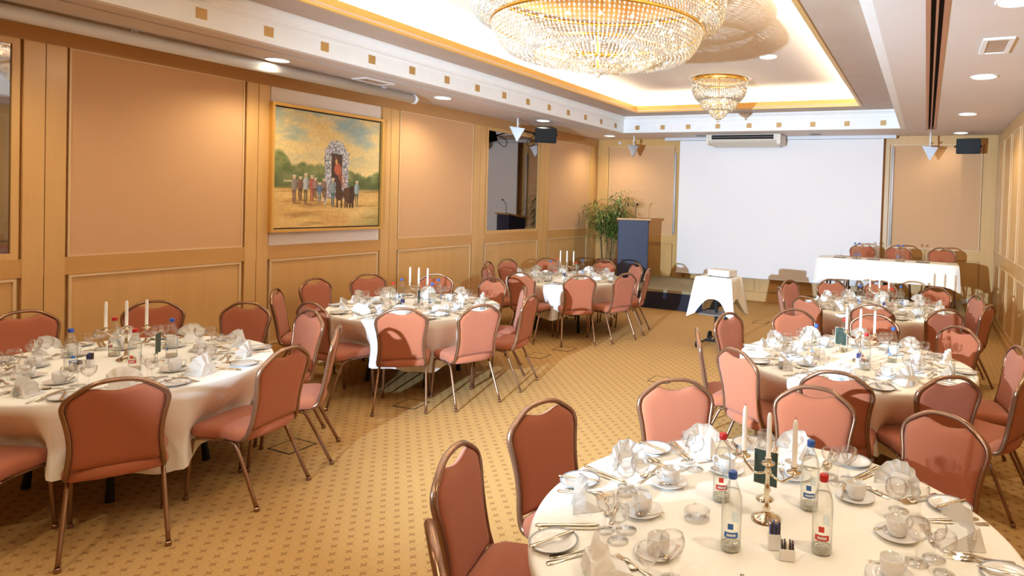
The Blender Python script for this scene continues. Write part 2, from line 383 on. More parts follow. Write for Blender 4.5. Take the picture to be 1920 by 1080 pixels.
# ---- wall_left (picture wall). Panels stand proud of a backing slab; x = XL plane is panel face.
def wallbase(name, x0, x1, y0, y1, m):
    return box(name, x0, x1, y0, y1, -.12, 3.75, m, None, kind='structure')
wl = wallbase('wall_left', XL-.12, XL-.02, YF-.1, YB+.1, 'wood')
def lpart(name, y0, y1, z0, z1, d, m, bev=0, x=XL): return box(name, x-.03, x+d, y0, y1, z0, z1, m, wl, bev)
RZ0, RZ1, HZ = 1.17, 1.325, 3.13
lpart('header_board', YF, YB, HZ, ZC, .012, 'wood_head')
lpart('rail', YF, YB, RZ0, RZ1, .014, 'wood_h')
lpart('baseboard', YF, YB, 0, .19, .016, 'wood_h')
PIL = [(2.74, 3.03), (4.62, 4.89), (6.52, 6.82), (8.46, 8.76), (10.42, 10.74), (12.36, 12.6)]
for (a_, b_) in [(-1.2, -.9), (.8, 1.1)]+PIL:
    c_ = a_+(b_-a_)*.5
    lpart('pilaster', a_, c_-.0025, .19, HZ, .02, 'wood', .002); lpart('pilaster', c_+.0025, b_, .19, HZ, .02, 'wood', .002)
def framing(y0, y1, z0, z1, w_=.022, d=.022, parent=wl, wall='L', mm='mould'):
    bm = bmesh.new()
    for (a0, a1, b0, b1) in ((y0, y1, z1-w_, z1), (y0, y1, z0, z0+w_), (y0, y0+w_, z0+w_, z1-w_), (y1-w_, y1, z0+w_, z1-w_)):
        if wall == 'L': bx(bm, XL-.01, XL+d*.75, a0, a1, b0, b1)
        elif wall == 'R': bx(bm, XR-d, XR+.01, a0, a1, b0, b1)
        else: bx(bm, a0, a1, YB-d, YB+.01, b0, b1)
    return fin(bm, 'bead_moulding', mm, parent)
bays = [(-.88, .78, 'P'), (1.12, 2.72, 'M'), (3.05, 4.60, 'P'), (4.91, 6.50, 'A'), (6.84, 8.44, 'P'), (8.78, 10.40, 'M'), (10.76, 12.34, 'P')]
for (y0, y1, t) in bays:
    lpart('dado_panel', y0+.02, y1-.02, .19, RZ0, .004, 'wood'); framing(y0+.01, y1-.01, .20, RZ0-.005)
    if t == 'P':
        lpart('fabric_panel', y0+.01, y1-.01, RZ1, HZ, .008, 'peach'); framing(y0, y1, RZ1, HZ, .014, .02)
    elif t == 'A':
        lpart('plaster_panel', y0, y1, RZ1, HZ, .002, 'paint_bay')
    else:
        framing(y0, y1, RZ1, HZ, .05, .018, mm='wood')
        mo = box('wall_mirror', XL-.018, XL-.004, y0+.05, y1-.05, RZ1+.05, HZ-.05, 'mirror')
        tag(mo, 'dark tinted wall mirror, the one beside the loudspeaker bracket' if y0 > 5 else 'dark tinted wall mirror reflecting a chandelier, beside the big peach panel', 'mirror')
# ---- wall_back
wb = wallbase('wall_back', XL-.1, XR+.1, YB+.02, YB+.12, 'wood')
def bpart(name, x0, x1, z0, z1, d, m, bev=0): return box(name, x0, x1, YB-d, YB+.03, z0, z1, m, wb, bev)
bpart('header_board', XL, XR, 3.15, ZC, .012, 'wood')
bpart('rail', XL, XR, 1.07, 1.24, .014, 'wood')
bpart('baseboard', XL, XR, 0, .18, .016, 'wood')
for (a_, b_) in ((XL, -6.55), (-4.95, -4.72), (-.86, -.66), (.9, XR)):
    bpart('pilaster', a_, b_, .18, 3.15, .02, 'wood', .002)
for (a_, b_) in ((-6.53, -4.97), (-.64, .88)):
    bpart('fabric_panel', a_+.01, b_-.01, 1.24, 3.15, .008, 'peach'); framing(a_, b_, 1.24, 3.15, .014, .018, wb, 'B')
bpart('fabric_panel', -4.70, -.88, 1.24, 3.15, .008, 'peach')
for (a_, b_) in ((-6.53, -4.97), (-4.7, -3.15), (-3.05, -1.9), (-1.8, -.88), (-.64, .88)):
    bpart('dado_panel', a_+.02, b_-.02, .2, 1.05, .004, 'wood'); framing(a_, b_, .2, 1.06, .02, .018, wb, 'B', 'wood')
box('alarm_contact', -6.3, -6.24, YB-.05, YB-.012, 3.2, 3.26, 'metalw', wb)
box('socket_plate', .62, .74, YB-.03, YB-.0161, .30, .38, 'metalw', wb)
# ---- wall_right: panelled folding wall
wr = wallbase('wall_right', XR+.02, XR+.12, YF-.1, YB+.1, 'wood_h')
y = YB-.1; k = 0
bays_r = []
while y-1.0 > YF:
    y0 = y-.98; k += 1
    box('wall_panel', XR-.004, XR+.03, y0+.01, y-.01, .1, ZC-.005, 'wood', wr)
    framing(y0+.1, y-.1, 1.27, 3.12, .022, .012, wr, 'R'); framing(y0+.1, y-.1, .2, 1.08, .022, .012, wr, 'R')
    box('inset_panel', XR-.008, XR+.0, y0+.12, y-.12, 1.29, 3.10, 'wood', wr)
    box('inset_panel', XR-.008, XR+.0, y0+.12, y-.12, .22, 1.06, 'wood_h', wr)
    y = y0
box('baseboard_right', XR-.02, XR+.02, YF, YB, 0, .1, 'wood_h', None, kind='structure')
# ---- wall_front (behind the photographer)
wf = wallbase('wall_front', XL-.1, XR+.1, YF-.12, YF-.02, 'wood')
for k in range(5):
    a_ = XL+.3+k*1.55; box('fabric_panel', a_, a_+1.35, YF-.03, YF+.008, 1.3, 3.1, 'peach', wf)
# ---- downlights
for i, (x, y) in enumerate(DOWN+[(-2.0, 8.45)]):
    zc = ZC if i < len(DOWN) else ZU
    side = 'picture wall' if x < -4 else 'panelled folding wall'
    order = {0: 'above the round table with the menu stand', 1: 'above the far end of the painting', 2: 'beside the black loudspeaker', 3: 'in the corner over the bamboo', 4: 'at the frame top', 5: 'before the small air grille', 6: 'second from the stage wall', 7: 'over the loudspeaker by the stage wall', 8: ''}[i]
    lab = 'round lit downlight along the %s %s' % (side, order) if i < 8 else 'single round lit downlight in the raised tray ceiling'
    t = thing('downlight', lab, 'ceiling light', (x, y, zc))
    bm = bmesh.new(); lathe(bm, [(.125, 0), (.128, -.008), (.112, -.012), (.108, -.004)], 28); fin(bm, 'rim', 'white', t, True)
    bm = bmesh.new(); lathe(bm, [(.108, -.004), (.06, -.012), (0, -.014)], 28); fin(bm, 'diffuser', 'lit', t, True)
# air grilles
def grille(x, y, sx_, sy_, lab):
    t = thing('air_grille', lab, 'vent', (x, y, ZC))
    bm = bmesh.new()
    for (a0, a1, b0, b1) in ((-sx_, sx_, sy_-.035, sy_), (-sx_, sx_, -sy_, -sy_+.035), (-sx_, -sx_+.035, -sy_+.035, sy_-.035), (sx_-.035, sx_, -sy_+.035, sy_-.035)):
        bx(bm, a0, a1, b0, b1, -.014, 0)
    fin(bm, 'frame', 'white', t); box('insert', -sx_+.035, sx_-.035, -sy_+.035, sy_-.035, -.008, -.001, 'tan', t)
grille(.47, 5.9, .11, .26, 'small square cream air grille in the ceiling beside the copper linear diffuser')
grille(-6.16, 5.75, .12, .22, 'small cream air grille in the ceiling above the painting')
for x, l in ((-4.2, 'between the bamboo corner and the air conditioner'), (-1.95, 'above the projection screen, past the air conditioner')):
    t = thing('ceiling_outlet', 'oval grey ceiling outlet '+l, 'ceiling outlet', (x, 12.25, ZC))
    bm = bmesh.new(); lathe(bm, [(.11, 0), (.11, -.008), (0, -.010)], 24); fin(bm, 'cover', 'grey', t)
# rolled screen housing along the picture wall
t = thing('screen_housing', 'long white roller screen housing under the ceiling over the painting', 'screen housing', (-6.36, 0, 3.235))
bm = bmesh.new(); tube(bm, [(0, -2, 0), (0, 6.6, 0)], .058, 16); fin(bm, 'case', 'metalw', t, True)
bm = bmesh.new(); tube(bm, [(0, 6.6, 0), (0, 6.65, 0)], .064, 16); fin(bm, 'end_cap', 'white', t, True)
for y in (.5, 3.3, 6.1): box('bracket', -.012, .012, y-.03, y+.03, .055, .0749, 'metalw', t)
# ================================================================== painting
def painting():
    t = thing('painting', 'large gilt framed oil painting of a village procession with a tall decorated cart', 'painting', (XL+.004, 0, 0))
    y0, y1, z0, z1 = 4.88, 6.50, 1.475, 2.955
    fw = .035
    bm = bmesh.new()
    for (a0, a1, b0, b1) in ((y0, y1, z1-fw, z1), (y0, y1, z0, z0+fw), (y0, y0+fw, z0+fw, z1-fw), (y1-fw, y1, z0+fw, z1-fw)):
        bx(bm, 0, .075, a0, a1, b0, b1, .004)
    fin(bm, 'gilt_frame', 'gilt', t)
    box('shadow_gap', 0, .035, y0+fw, y1-fw, z0+fw, z1-fw, 'blackp', t)
    a0, a1, b0, b1 = y0+fw+.014, y1-fw-.014, z0+fw+.014, z1-fw-.014
    NX, NZ = 240, 225
    import colorsys
    rnd = random.Random(3)
    g = {}
    def noise(x, y_, s, seed=0):
        x *= s; y_ *= s; xi, yi = math.floor(x), math.floor(y_); fx, fy = x-xi, y_-yi
        def h(i, j):
            k_ = (i, j, seed)
            if k_ not in g: g[k_] = random.Random(i*7919+j*104729+seed*13).random()
            return g[k_]
        fx = fx*fx*(3-2*fx); fy = fy*fy*(3-2*fy)
        return (h(xi, yi)*(1-fx)+h(xi+1, yi)*fx)*(1-fy)+(h(xi, yi+1)*(1-fx)+h(xi+1, yi+1)*fx)*fy
    def mixc(a_, b_, t_): t_ = max(0, min(1, t_)); return tuple(a_[i]*(1-t_)+b_[i]*t_ for i in range(3))
    people = [(.17, .215, .235, (160, 150, 140), (134, 100, 92)), (.27, .205, .265, (206, 210, 212), (122, 106, 74)), (.325, .235, .22, (196, 98, 82), (186, 92, 78)),
              (.395, .225, .17, (104, 128, 168), (136, 150, 176)), (.52, .19, .25, (150, 172, 176), (74, 116, 120)), (.76, .19, .235, (172, 196, 206), (118, 112, 84)),
              (.222, .24, .20, (140, 92, 72), (92, 66, 56)), (.355, .26, .175, (176, 140, 130), (112, 86, 70)), (.435, .27, .16, (150, 120, 108), (96, 76, 64))]
    beasts = [(.69, .285, .052, .075, (92, 56, 34)), (.665, .30, .045, .06, (120, 80, 52)), (.585, .29, .04, .055, (110, 74, 48)), (.71, .34, .03, .03, (76, 46, 30))]
    def fbm(x, y_, s_, seed): return .55*noise(x, y_, s_, seed)+.28*noise(x, y_, s_*2.3, seed+31)+.17*noise(x, y_, s_*5.1, seed+57)
    bumps = [(.03, .66, .075), (.10, .56, .06), (.17, .55, .05), (.24, .575, .05), (.31, .56, .05), (.39, .57, .05), (.46, .56, .06), (.62, .55, .05), (.69, .53, .055), (.76, .51, .05), (.83, .475, .05), (.90, .49, .05), (.98, .53, .06)]
    def color(u, v):
        n2 = fbm(u, v, 7, 2); n3 = fbm(u, v, 60, 3); d_ = fbm(u*.6+v*.9, v*1.6-u*.5, 5, 4)
        c = mixc((216, 196, 146), (238, 208, 142), (1-v)*1.5)
        if v > .5: c = mixc(c, (150, 170, 168), max(0, (d_-.42))*3.2*(v-.45)*2); c = mixc(c, (230, 188, 104), max(0, .5-d_)*2.6*(v-.35))
        tree = v < .52 or False
        hgt = max([z-.5*((u-x)/w_)**2*w_*1.2 for x, z, w_ in bumps])+.022*(fbm(u, v, 30, 6)-.5)
        if v < hgt and v > .30:
            e = min(1, (hgt-v)/.03); tc_ = mixc((84, 98, 54), (142, 146, 92), fbm(u, v, 16, 7)*1.5-.35+(v-.4)); tc_ = mixc(tc_, (56, 62, 36), max(0, .5-(v-.3)*3)); c = mixc(c, tc_, e)
        if v <= .35:
            g_ = mixc((208, 158, 90), (228, 196, 126), fbm(u*.6, v*2.4+u*.2, 6, 9)*1.7-.3); g_ = mixc(g_, (160, 116, 62), max(0, fbm(u*.5-v, v*3.2, 8, 10)-.5)*2.6); g_ = mixc(g_, (146, 146, 92), max(0, (u-.55)*1.6-v*3)); c = mixc(c, g_, min(1, (.352-v)/.03))
        # tall decorated cart with crooked roof
        roof = .80-.9*abs(u-.545)-.05*math.sin(u*60)*.3
        w_ = .10+.03*fbm(u, v, 22, 11); du = abs(u-.555)
        orn = (.655 < v < roof and du < .125) or (.25 < v <= .665 and .052 < du < w_) or (.25 < v < .40 and du < .08 and u < .55)
        if .25 < v < .66 and du < .055: c = mixc((86, 52, 42), (60, 42, 34), n3)
        if orn and n3 > .28: c = mixc((188, 188, 196), (92, 92, 104), fbm(u, v, 70, 12)*2-.5); c = mixc(c, (240, 240, 244), (fbm(u, v, 95, 13)-.55)*6)
        if math.hypot((u-.565)/.035, (v-.52)/.05) < 1: c = mixc((160, 64, 48), (196, 110, 90), n3)
        if math.hypot((u-.55)/.012, (v-.585)/.022) < 1: c = (206, 180, 120)
        wv = math.hypot((u-.447)/.022, (v-.315)/.115)
        if .78 < wv < 1.02: c = (214, 212, 214)
        elif wv <= .78: c = mixc(c, (120, 84, 66), .6)
        for k_ in (-.02, 0, .02):
            if abs((v-.45)-(u-.6+k_)*-2.2) < .008 and .54 < u < .64: c = (198, 108, 72)
        if .08 < u < .44 and abs(v-(.40-.03*u)) < .007: c = (206, 188, 158)
        for (bu, bv, bw, bh, bc) in beasts:
            if math.hypot((u-bu)/bw, (v-bv)/bh) < 1: c = mixc(bc, (46, 30, 22), n3)
            if .17 < v < bv and (abs(u-bu+bw*.5) < .008 or abs(u-bu-bw*.5) < .008): c = mixc(bc, (40, 28, 20), .4)
        for (pu, pv, ph, ct, cb) in people:
            q = (v-pv)/ph; d = abs(u-pu)
            if 0 <= q <= 1.02:
                if math.hypot((u-pu)/.013, (q-.91)/.065) < 1: c = (216, 182, 146)
                if math.hypot((u-pu)/.018, (q-.965)/.035) < 1: c = (196, 188, 168)
                elif .46 < q <= .85 and d < .014+.012*math.sin((q-.42)/.45*3.0): c = mixc(ct, (60, 58, 58), max(0, (u-pu)*16)+.3*n3)
                elif q <= .47 and d < .0125+.010*q and not (q < .36 and d < .003): c = mixc(cb, (40, 32, 28), max(0, (u-pu)*18)+.3*n3)
            elif -.05 < q < 0 and 0 < (u-pu+.01) < .07: c = mixc(c, (120, 78, 42), .65)
        return tuple(max(0, min(255, k_*(.93+.14*n3))) for k_ in c)
    verts = []; cols = []
    for j in range(NZ+1):
        for i in range(NX+1):
            u, v = i/NX, j/NZ; verts.append((.04, a0+(a1-a0)*u, b0+(b1-b0)*v)); cols.append((*lin(color(u, v)), 1))
    faces = [(j*(NX+1)+i, j*(NX+1)+i+1, (j+1)*(NX+1)+i+1, (j+1)*(NX+1)+i) for j in range(NZ) for i in range(NX)]
    me = bpy.data.meshes.new('canvas'); me.from_pydata(verts, [], faces)
    ca = me.color_attributes.new('paint', 'FLOAT_COLOR', 'POINT')
    ca.data.foreach_set('color', [x for c in cols for x in c])
    pm = bpy.data.materials.new('oil_paint'); pm.use_nodes = True; nt = pm.node_tree
    at = nt.nodes.new('ShaderNodeVertexColor'); at.layer_name = 'paint'
    nt.links.new(at.outputs[0], nt.nodes['Principled BSDF'].inputs['Base Color']); nt.nodes['Principled BSDF'].inputs['Roughness'].default_value = .55
    link('canvas', me, pm, t)
    box('canvas_edge', .036, .0395, a0, a1, b0, b1, 'paper', t)
painting()
# ================================================================== projection screen
t = thing('projection_screen', 'big white projection screen hanging on the stage wall under its roller', 'projection screen', (0, 12.6, 0))
bm = bmesh.new(); bx(bm, -4.78, -.80, -.003, .003, .49, 3.245); fin(bm, 'screen_fabric', 'screen', t)
bm = bmesh.new(); tube(bm, [(-4.80, 0, .485), (-.78, 0, .485)], .014, 8); fin(bm, 'bottom_bar', 'metalw', t)
bm = bmesh.new(); bx(bm, -5.12, -.55, -.04, .06, 3.25, 3.3095, .006); fin(bm, 'roller_case', 'metalw', t)
box('border_strip', -.80, -.765, -.003, .003, .49, 3.245, 'screen', t)
t = thing('fluorescent_batten', 'slim white vertical lamp tube fixed beside the screen edge', 'lamp tube', (0, 0, 0))
bm = bmesh.new(); tube(bm, [(-.60, YB-.045, 1.28), (-.60, YB-.045, 3.1)], .02, 8); fin(bm, 'tube', 'metalw', t, True)
t = thing('fluorescent_batten', 'slim white vertical lamp tube beside the screen on the bamboo side', 'lamp tube', (0, 0, 0))
bm = bmesh.new(); tube(bm, [(-4.93, YB-.05, 1.28), (-4.93, YB-.05, 3.0)], .02, 8); fin(bm, 'tube', 'metalw', t, True)
# ================================================================== air conditioner
t = thing('air_conditioner', 'cream air conditioner with dark louvre hung from the ceiling before the screen', 'air conditioner', (-3.28, 12.0, 0))
bm = bmesh.new(); prism(bm, [(0, 3.305), (0, 3.19), (.06, 3.15), (.42, 3.08), (.5, 3.10), (.5, 3.305)], 'x', -.68, .66); fin(bm, 'body', 'beigep', t)
box('louvre_recess', -.62, .60, -.004, .02, 3.205, 3.29, 'slot', t)
box('louvre_blade', -.62, .60, -.014, -.004, 3.244, 3.252, 'grey', t)
box('side_panel', -.735, -.68, -.006, .5, 3.11, 3.305, 'beigep', t, .01); box('side_panel', .66, .73, -.006, .5, 3.11, 3.305, 'beigep', t, .01)
# ================================================================== loudspeakers and triangular ceiling lamps
def speaker(loc, rz, tilt, lab, mount, cable=False):
    t = thing('loudspeaker', lab, 'loudspeaker', loc, rz)
    bm = bmesh.new(); prism(bm, [(-.19, -.13), (.19, -.13), (.19, .13), (-.19, .13)], 'y', -.13, .13)
    for v in bm.verts:
        if v.co.y > 0: v.co.x *= .72
    bmesh.ops.bevel(bm, geom=list(bm.edges), offset=.008, segments=2, affect='EDGES')
    o = fin(bm, 'cabinet', 'blackp', t); o.rotation_euler = (tilt, 0, 0)
    bm = bmesh.new(); bx(bm, -.175, .175, -.142, -.13, -.115, .115, .004); g_ = fin(bm, 'grille', 'black', t); g_.rotation_euler = (tilt, 0, 0)
    bm = bmesh.new(); tube(bm, [(0, .1, .0), mount], .012, 6); fin(bm, 'bracket', 'black', t)
    for s_ in (-1, 1):
        bm = bmesh.new(); tube(bm, [(s_*.175, 0, 0), (s_*.215, 0, 0)], .02, 8); fin(bm, 'knob', 'black', t)
    if cable:
        bm = bmesh.new(); tube(bm, smoothpath([(-.14, .12, .0), (-.22, .24, -.04), (-.30, .28, -.12), (-.26, .26, -.20), (-.18, .22, -.18), (-.12, .13, -.08)], 5), .007, 6); fin(bm, 'cable_loop', 'black', t)
    return t
speaker((-6.2, 9.62, 3.08), math.radians(38), math.radians(14), 'black loudspeaker tilted on its bracket beside the tinted mirror', (-.42, .46, .1), True)
speaker((.62, 12.42, 3.08), 0, math.radians(4), 'black loudspeaker fixed high on the stage wall by the folding wall corner', (.1, .41, .02))
def trilamp(loc, rz, lab):
    t = thing('triangle_lamp', lab, 'spotlight', loc, rz)
    z1 = ZC-loc[2]
    bm = bmesh.new(); tube(bm, [(0, 0, .04), (0, 0, z1)], .016, 8); fin(bm, 'stem', 'white', t, True)
    bm = bmesh.new(); prism(bm, [(-.13, .07), (.13, .04), (.0, -.19)], 'y', -.05, .0); fin(bm, 'shade', 'satin', t)
    bm = bmesh.new(); tube(bm, [(0, 0, .1), (.05, 0, .13)], .014, 6); fin(bm, 'swivel', 'silver', t)
trilamp((-6.42, 9.1, 3.09), math.radians(25), 'white triangular spotlight on a ceiling stem before the tinted mirror')
trilamp((-5.62, 12.1, 3.06), math.radians(-12), 'white triangular spotlight hanging above the bamboo and lectern')
trilamp((.02, 12.2, 3.0), 0, 'white triangular spotlight hanging above the head table')
# ================================================================== stages
def stage(x0, x1, y0, lab, h=.36):
    t = thing('stage_platform', lab, 'stage', ((x0+x1)/2, (y0+YB)/2, 0))
    cx, cy_ = (x0+x1)/2, (y0+YB)/2
    box('top_deck', x0-cx, x1-cx, y0-cy_, YB-.05-cy_, h-.05, h, 'stagetop', t)
    n = max(2, int((x1-x0)/1.0)); wv = (x1-x0)/n
    for k in range(n): box('front_board', x0-cx+k*wv+.004, x0-cx+(k+1)*wv-.004, y0-cy_+.01, y0-cy_+.03, 0, h-.05, 'skirt', t)
    for xx in (x0-cx+.01, x1-cx-.03): box('side_board', xx, xx+.02, y0-cy_+.03, YB-.06-cy_, 0, h-.05, 'skirt', t)
SH = .36
stage(-6.3, -3.5, 10.76, 'low stage platform with dark blue front carrying the lectern')
stage(-1.76, .62, 10.82, 'low dark stage platform under the long head table')
# lectern
t = thing('lectern', 'tall dark blue lectern with wooden top edge standing on the stage', 'lectern', (-5.27, 11.45, SH), math.radians(27))
bm = bmesh.new(); bx(bm, -.29, .29, -.02, .02, 0, 1.22); fin(bm, 'front_panel', 'navy', t)
for s_ in (-1, 1): box('side_panel', s_*.29-.012, s_*.29+.012, .02, .36, 0, 1.2, 'navy', t)
bm = bmesh.new(); prism(bm, [(-.05, 1.22), (.42, 1.14), (.42, 1.17), (-.05, 1.255)], 'x', -.335, .335); fin(bm, 'sloping_top', 'oaktop', t)
box('shelf', -.277, .277, .02, .36, .8, .82, 'navy', t)
t = thing('microphone', 'black gooseneck microphone on the lectern', 'microphone', (-5.27, 11.53, SH+1.235))
bm = bmesh.new(); lathe(bm, [(0, .02), (.05, .018), (.055, 0)], 16); fin(bm, 'base', 'black', t)
bm = bmesh.new(); tube(bm, smoothpath([(0, 0, .015), (0, 0, .12), (.01, -.01, .22), (.05, -.05, .29)], 5), .006, 6); fin(bm, 'gooseneck', 'black', t)
bm = bmesh.new(); tube(bm, [(.05, -.05, .29), (.07, -.07, .31)], .015, 8); fin(bm, 'capsule', 'black', t)
# bamboo plant
t = thing('potted_bamboo', 'tall potted bamboo with arching green leaves in the corner beside the lectern', 'plant', (-6.15, 12.05, 0))
PZ = SH
bm = bmesh.new(); lathe(bm, [(0, PZ), (.17, PZ), (.22, PZ+.30), (.235, PZ+.31), (.235, PZ+.34), (.2, PZ+.34), (.19, PZ+.29), (0, PZ+.29)], 24); fin(bm, 'pot', 'pot', t, True)
bm = bmesh.new(); lathe(bm, [(.19, PZ+.29), (0, PZ+.30)], 16); fin(bm, 'soil', 'soil', t)
rn = random.Random(11)
leafbm = bmesh.new(); tips = []
for k in range(22):
    a_ = rn.uniform(0, 2*PI); rr = rn.uniform(.02, .15); lean = rn.uniform(.05, .38); h = rn.uniform(1.1, 1.85)
    b0 = Vector((rr*math.cos(a_), rr*math.sin(a_), PZ+.28)); top = b0+Vector((lean*math.cos(a_), lean*math.sin(a_)*.7, h-.28))
    top.x = max(-.5, top.x); top.y = min(.5, top.y); mid = (b0+top)/2+Vector((0, 0, .12))
    path = smoothpath([b0, mid, top], 6)
    bm = bmesh.new(); tube(bm, path, [.009-.005*i/len(path) for i in range(len(path))], 5); fin(bm, 'cane', 'cane', t)
    tips.append((path, a_))
def leaf(bm, p, d, ln, wd):
    d = d.normalized(); s_ = d.cross(Vector((0, 0, 1)));
    if s_.length < .1: s_ = Vector((1, 0, 0))
    s_.normalize(); pts = []
    prev = None
    for i in range(5):
        f = i/4; c_ = p+d*ln*f+Vector((0, 0, -ln*.55*f*f)); wv = wd*math.sin(PI*min(.97, .12+.85*f))
        a1, b1 = bm.verts.new(c_-s_*wv), bm.verts.new(c_+s_*wv)
        if prev: bm.faces.new((prev[0], prev[1], b1, a1))
        prev = (a1, b1)
for (path, a_) in tips:
    for j in range(85):
        f = rn.uniform(.45, 1.0); p = path[int(f*(len(path)-1))]
        a2 = rn.uniform(0, 2*PI); out = rn.uniform(.03, .24)
        q = p+Vector((math.cos(a2)*out, math.sin(a2)*out, rn.uniform(-.04, .10)))
        q.x = max(-.58, q.x); q.y = min(.62, q.y)
        leaf(leafbm, q, Vector((math.cos(a2), math.sin(a2)*.8, rn.uniform(-.1, .5))), rn.uniform(.12, .23), rn.uniform(.009, .015))
for v in leafbm.verts: v.co.x = max(v.co.x, -.63); v.co.y = min(v.co.y, .70)
o = fin(leafbm, 'foliage', 'leaf', t); o['kind'] = 'stuff'
# ================================================================== projector cart
CXc, CYc = -2.58, 8.46
t = thing('projector_cart', 'black wheeled projector stand carrying the white cloth in the aisle', 'stand', (CXc, CYc, 0), math.radians(-4))
for x in (-.02, .12):
    bm = bmesh.new(); bx(bm, x-.018, x+.018, -.02, .02, .06, .93); fin(bm, 'upright', 'black', t)
box('shelf', -.2, .22, -.2, .16, .44, .455, 'grey', t)
box('top_board', -.24, .24, -.2, .2, .93, .95, 'black', t)
for s_ in (-.16, .18):
    bm = bmesh.new(); tube(bm, [(s_, -.28, .06), (s_, .24, .06)], .016, 6); fin(bm, 'base_rail', 'black', t)
box('base_plate', -.16, .18, -.03, .03, .045, .075, 'black', t)
for (x, y, r_) in ((-.16, .2, .075), (.18, .2, .075), (-.16, -.26, .045), (.18, -.26, .045)):
    bm = bmesh.new(); tube(bm, [(x-.035, y, r_), (x-.017, y, r_)], r_, 16); fin(bm, 'wheel', 'blackp', t)
# cloth on cart
def drape_rect(name, hx, hy, hang, m, corner=.0, amp=.015, seed=1, nfold=4, low=None):
    """square cloth with hanging sides: verts on an (s,t) grid; hang(s along perimeter)"""
    bm = bmesh.new(); rn_ = random.Random(seed)
    n = 20
    per = []
    for (x0, y0, x1, y1) in ((-hx, -hy, hx, -hy), (hx, -hy, hx, hy), (hx, hy, -hx, hy), (-hx, hy, -hx, -hy)):
        for i in range(n): per.append((x0+(x1-x0)*i/n, y0+(y1-y0)*i/n))
    N = len(per); rows = []
    ctr = bm.verts.new((0, 0, 0))
    top = [bm.verts.new((x, y, 0)) for x, y in per]
    inner = [bm.verts.new((x*.6, y*.6, 0)) for x, y in per]
    for i in range(N):
        bm.faces.new((ctr, inner[i], inner[(i+1) % N])); bm.faces.new((inner[i], top[i], top[(i+1) % N], inner[(i+1) % N]))
    prev = top
    for k in range(1, 9):
        f = k/8; row = []
        for i, (x, y) in enumerate(per):
            e = abs((i % n)/n-.5)*2      # 1 at the corners
            h_ = hang(i/n, e); L_ = math.hypot(x, y) or 1
            flare = (.006+.05*f*h_*(.4+corner*e**4)) + amp*f*math.sin(i/n*2*PI*nfold/2+seed)
            nx, ny = (x/hx if abs(x) > hx*.999 else 0), (y/hy if abs(y) > hy*.999 else 0)
            row.append(bm.verts.new((x+nx*flare, y+ny*flare, -h_*f-.004)))
        for i in range(N): bm.faces.new((prev[i], row[i], row[(i+1) % N], prev[(i+1) % N]))
        prev = row
    bmesh.ops.recalc_face_normals(bm, faces=bm.faces)
    return fin(bm, name, m, None, True)
o = drape_rect('tablecloth', .255, .215, lambda s_, e: .28+.26*e**2.2, 'cloth', 2.2, .012, 2)
o.location = (CXc, CYc, .956); o.rotation_euler = (0, 0, math.radians(-4))
tag(o, 'small white cloth draped with pointed corners over the projector stand', 'tablecloth')
t = thing('projector', 'cream box projector lying on the small draped stand', 'projector', (CXc+.05, CYc+.0, .958), math.radians(-12))
bm = bmesh.new(); bx(bm, -.165, .165, -.12, .12, .012, .095, .006); fin(bm, 'case', 'beigep', t)
box('front_band', -.16, .16, -.124, -.119, .02, .05, 'metalw', t)
for (x, y) in ((-.14, -.1), (.14, -.1), (0, .1)): box('foot', x-.01, x+.01, y-.01, y+.01, 0, .013, 'blackp', t)
bm = bmesh.new(); tube(bm, [(.08, .118, .05), (.08, .132, .05)], .03, 12); fin(bm, 'lens', 'black', t)
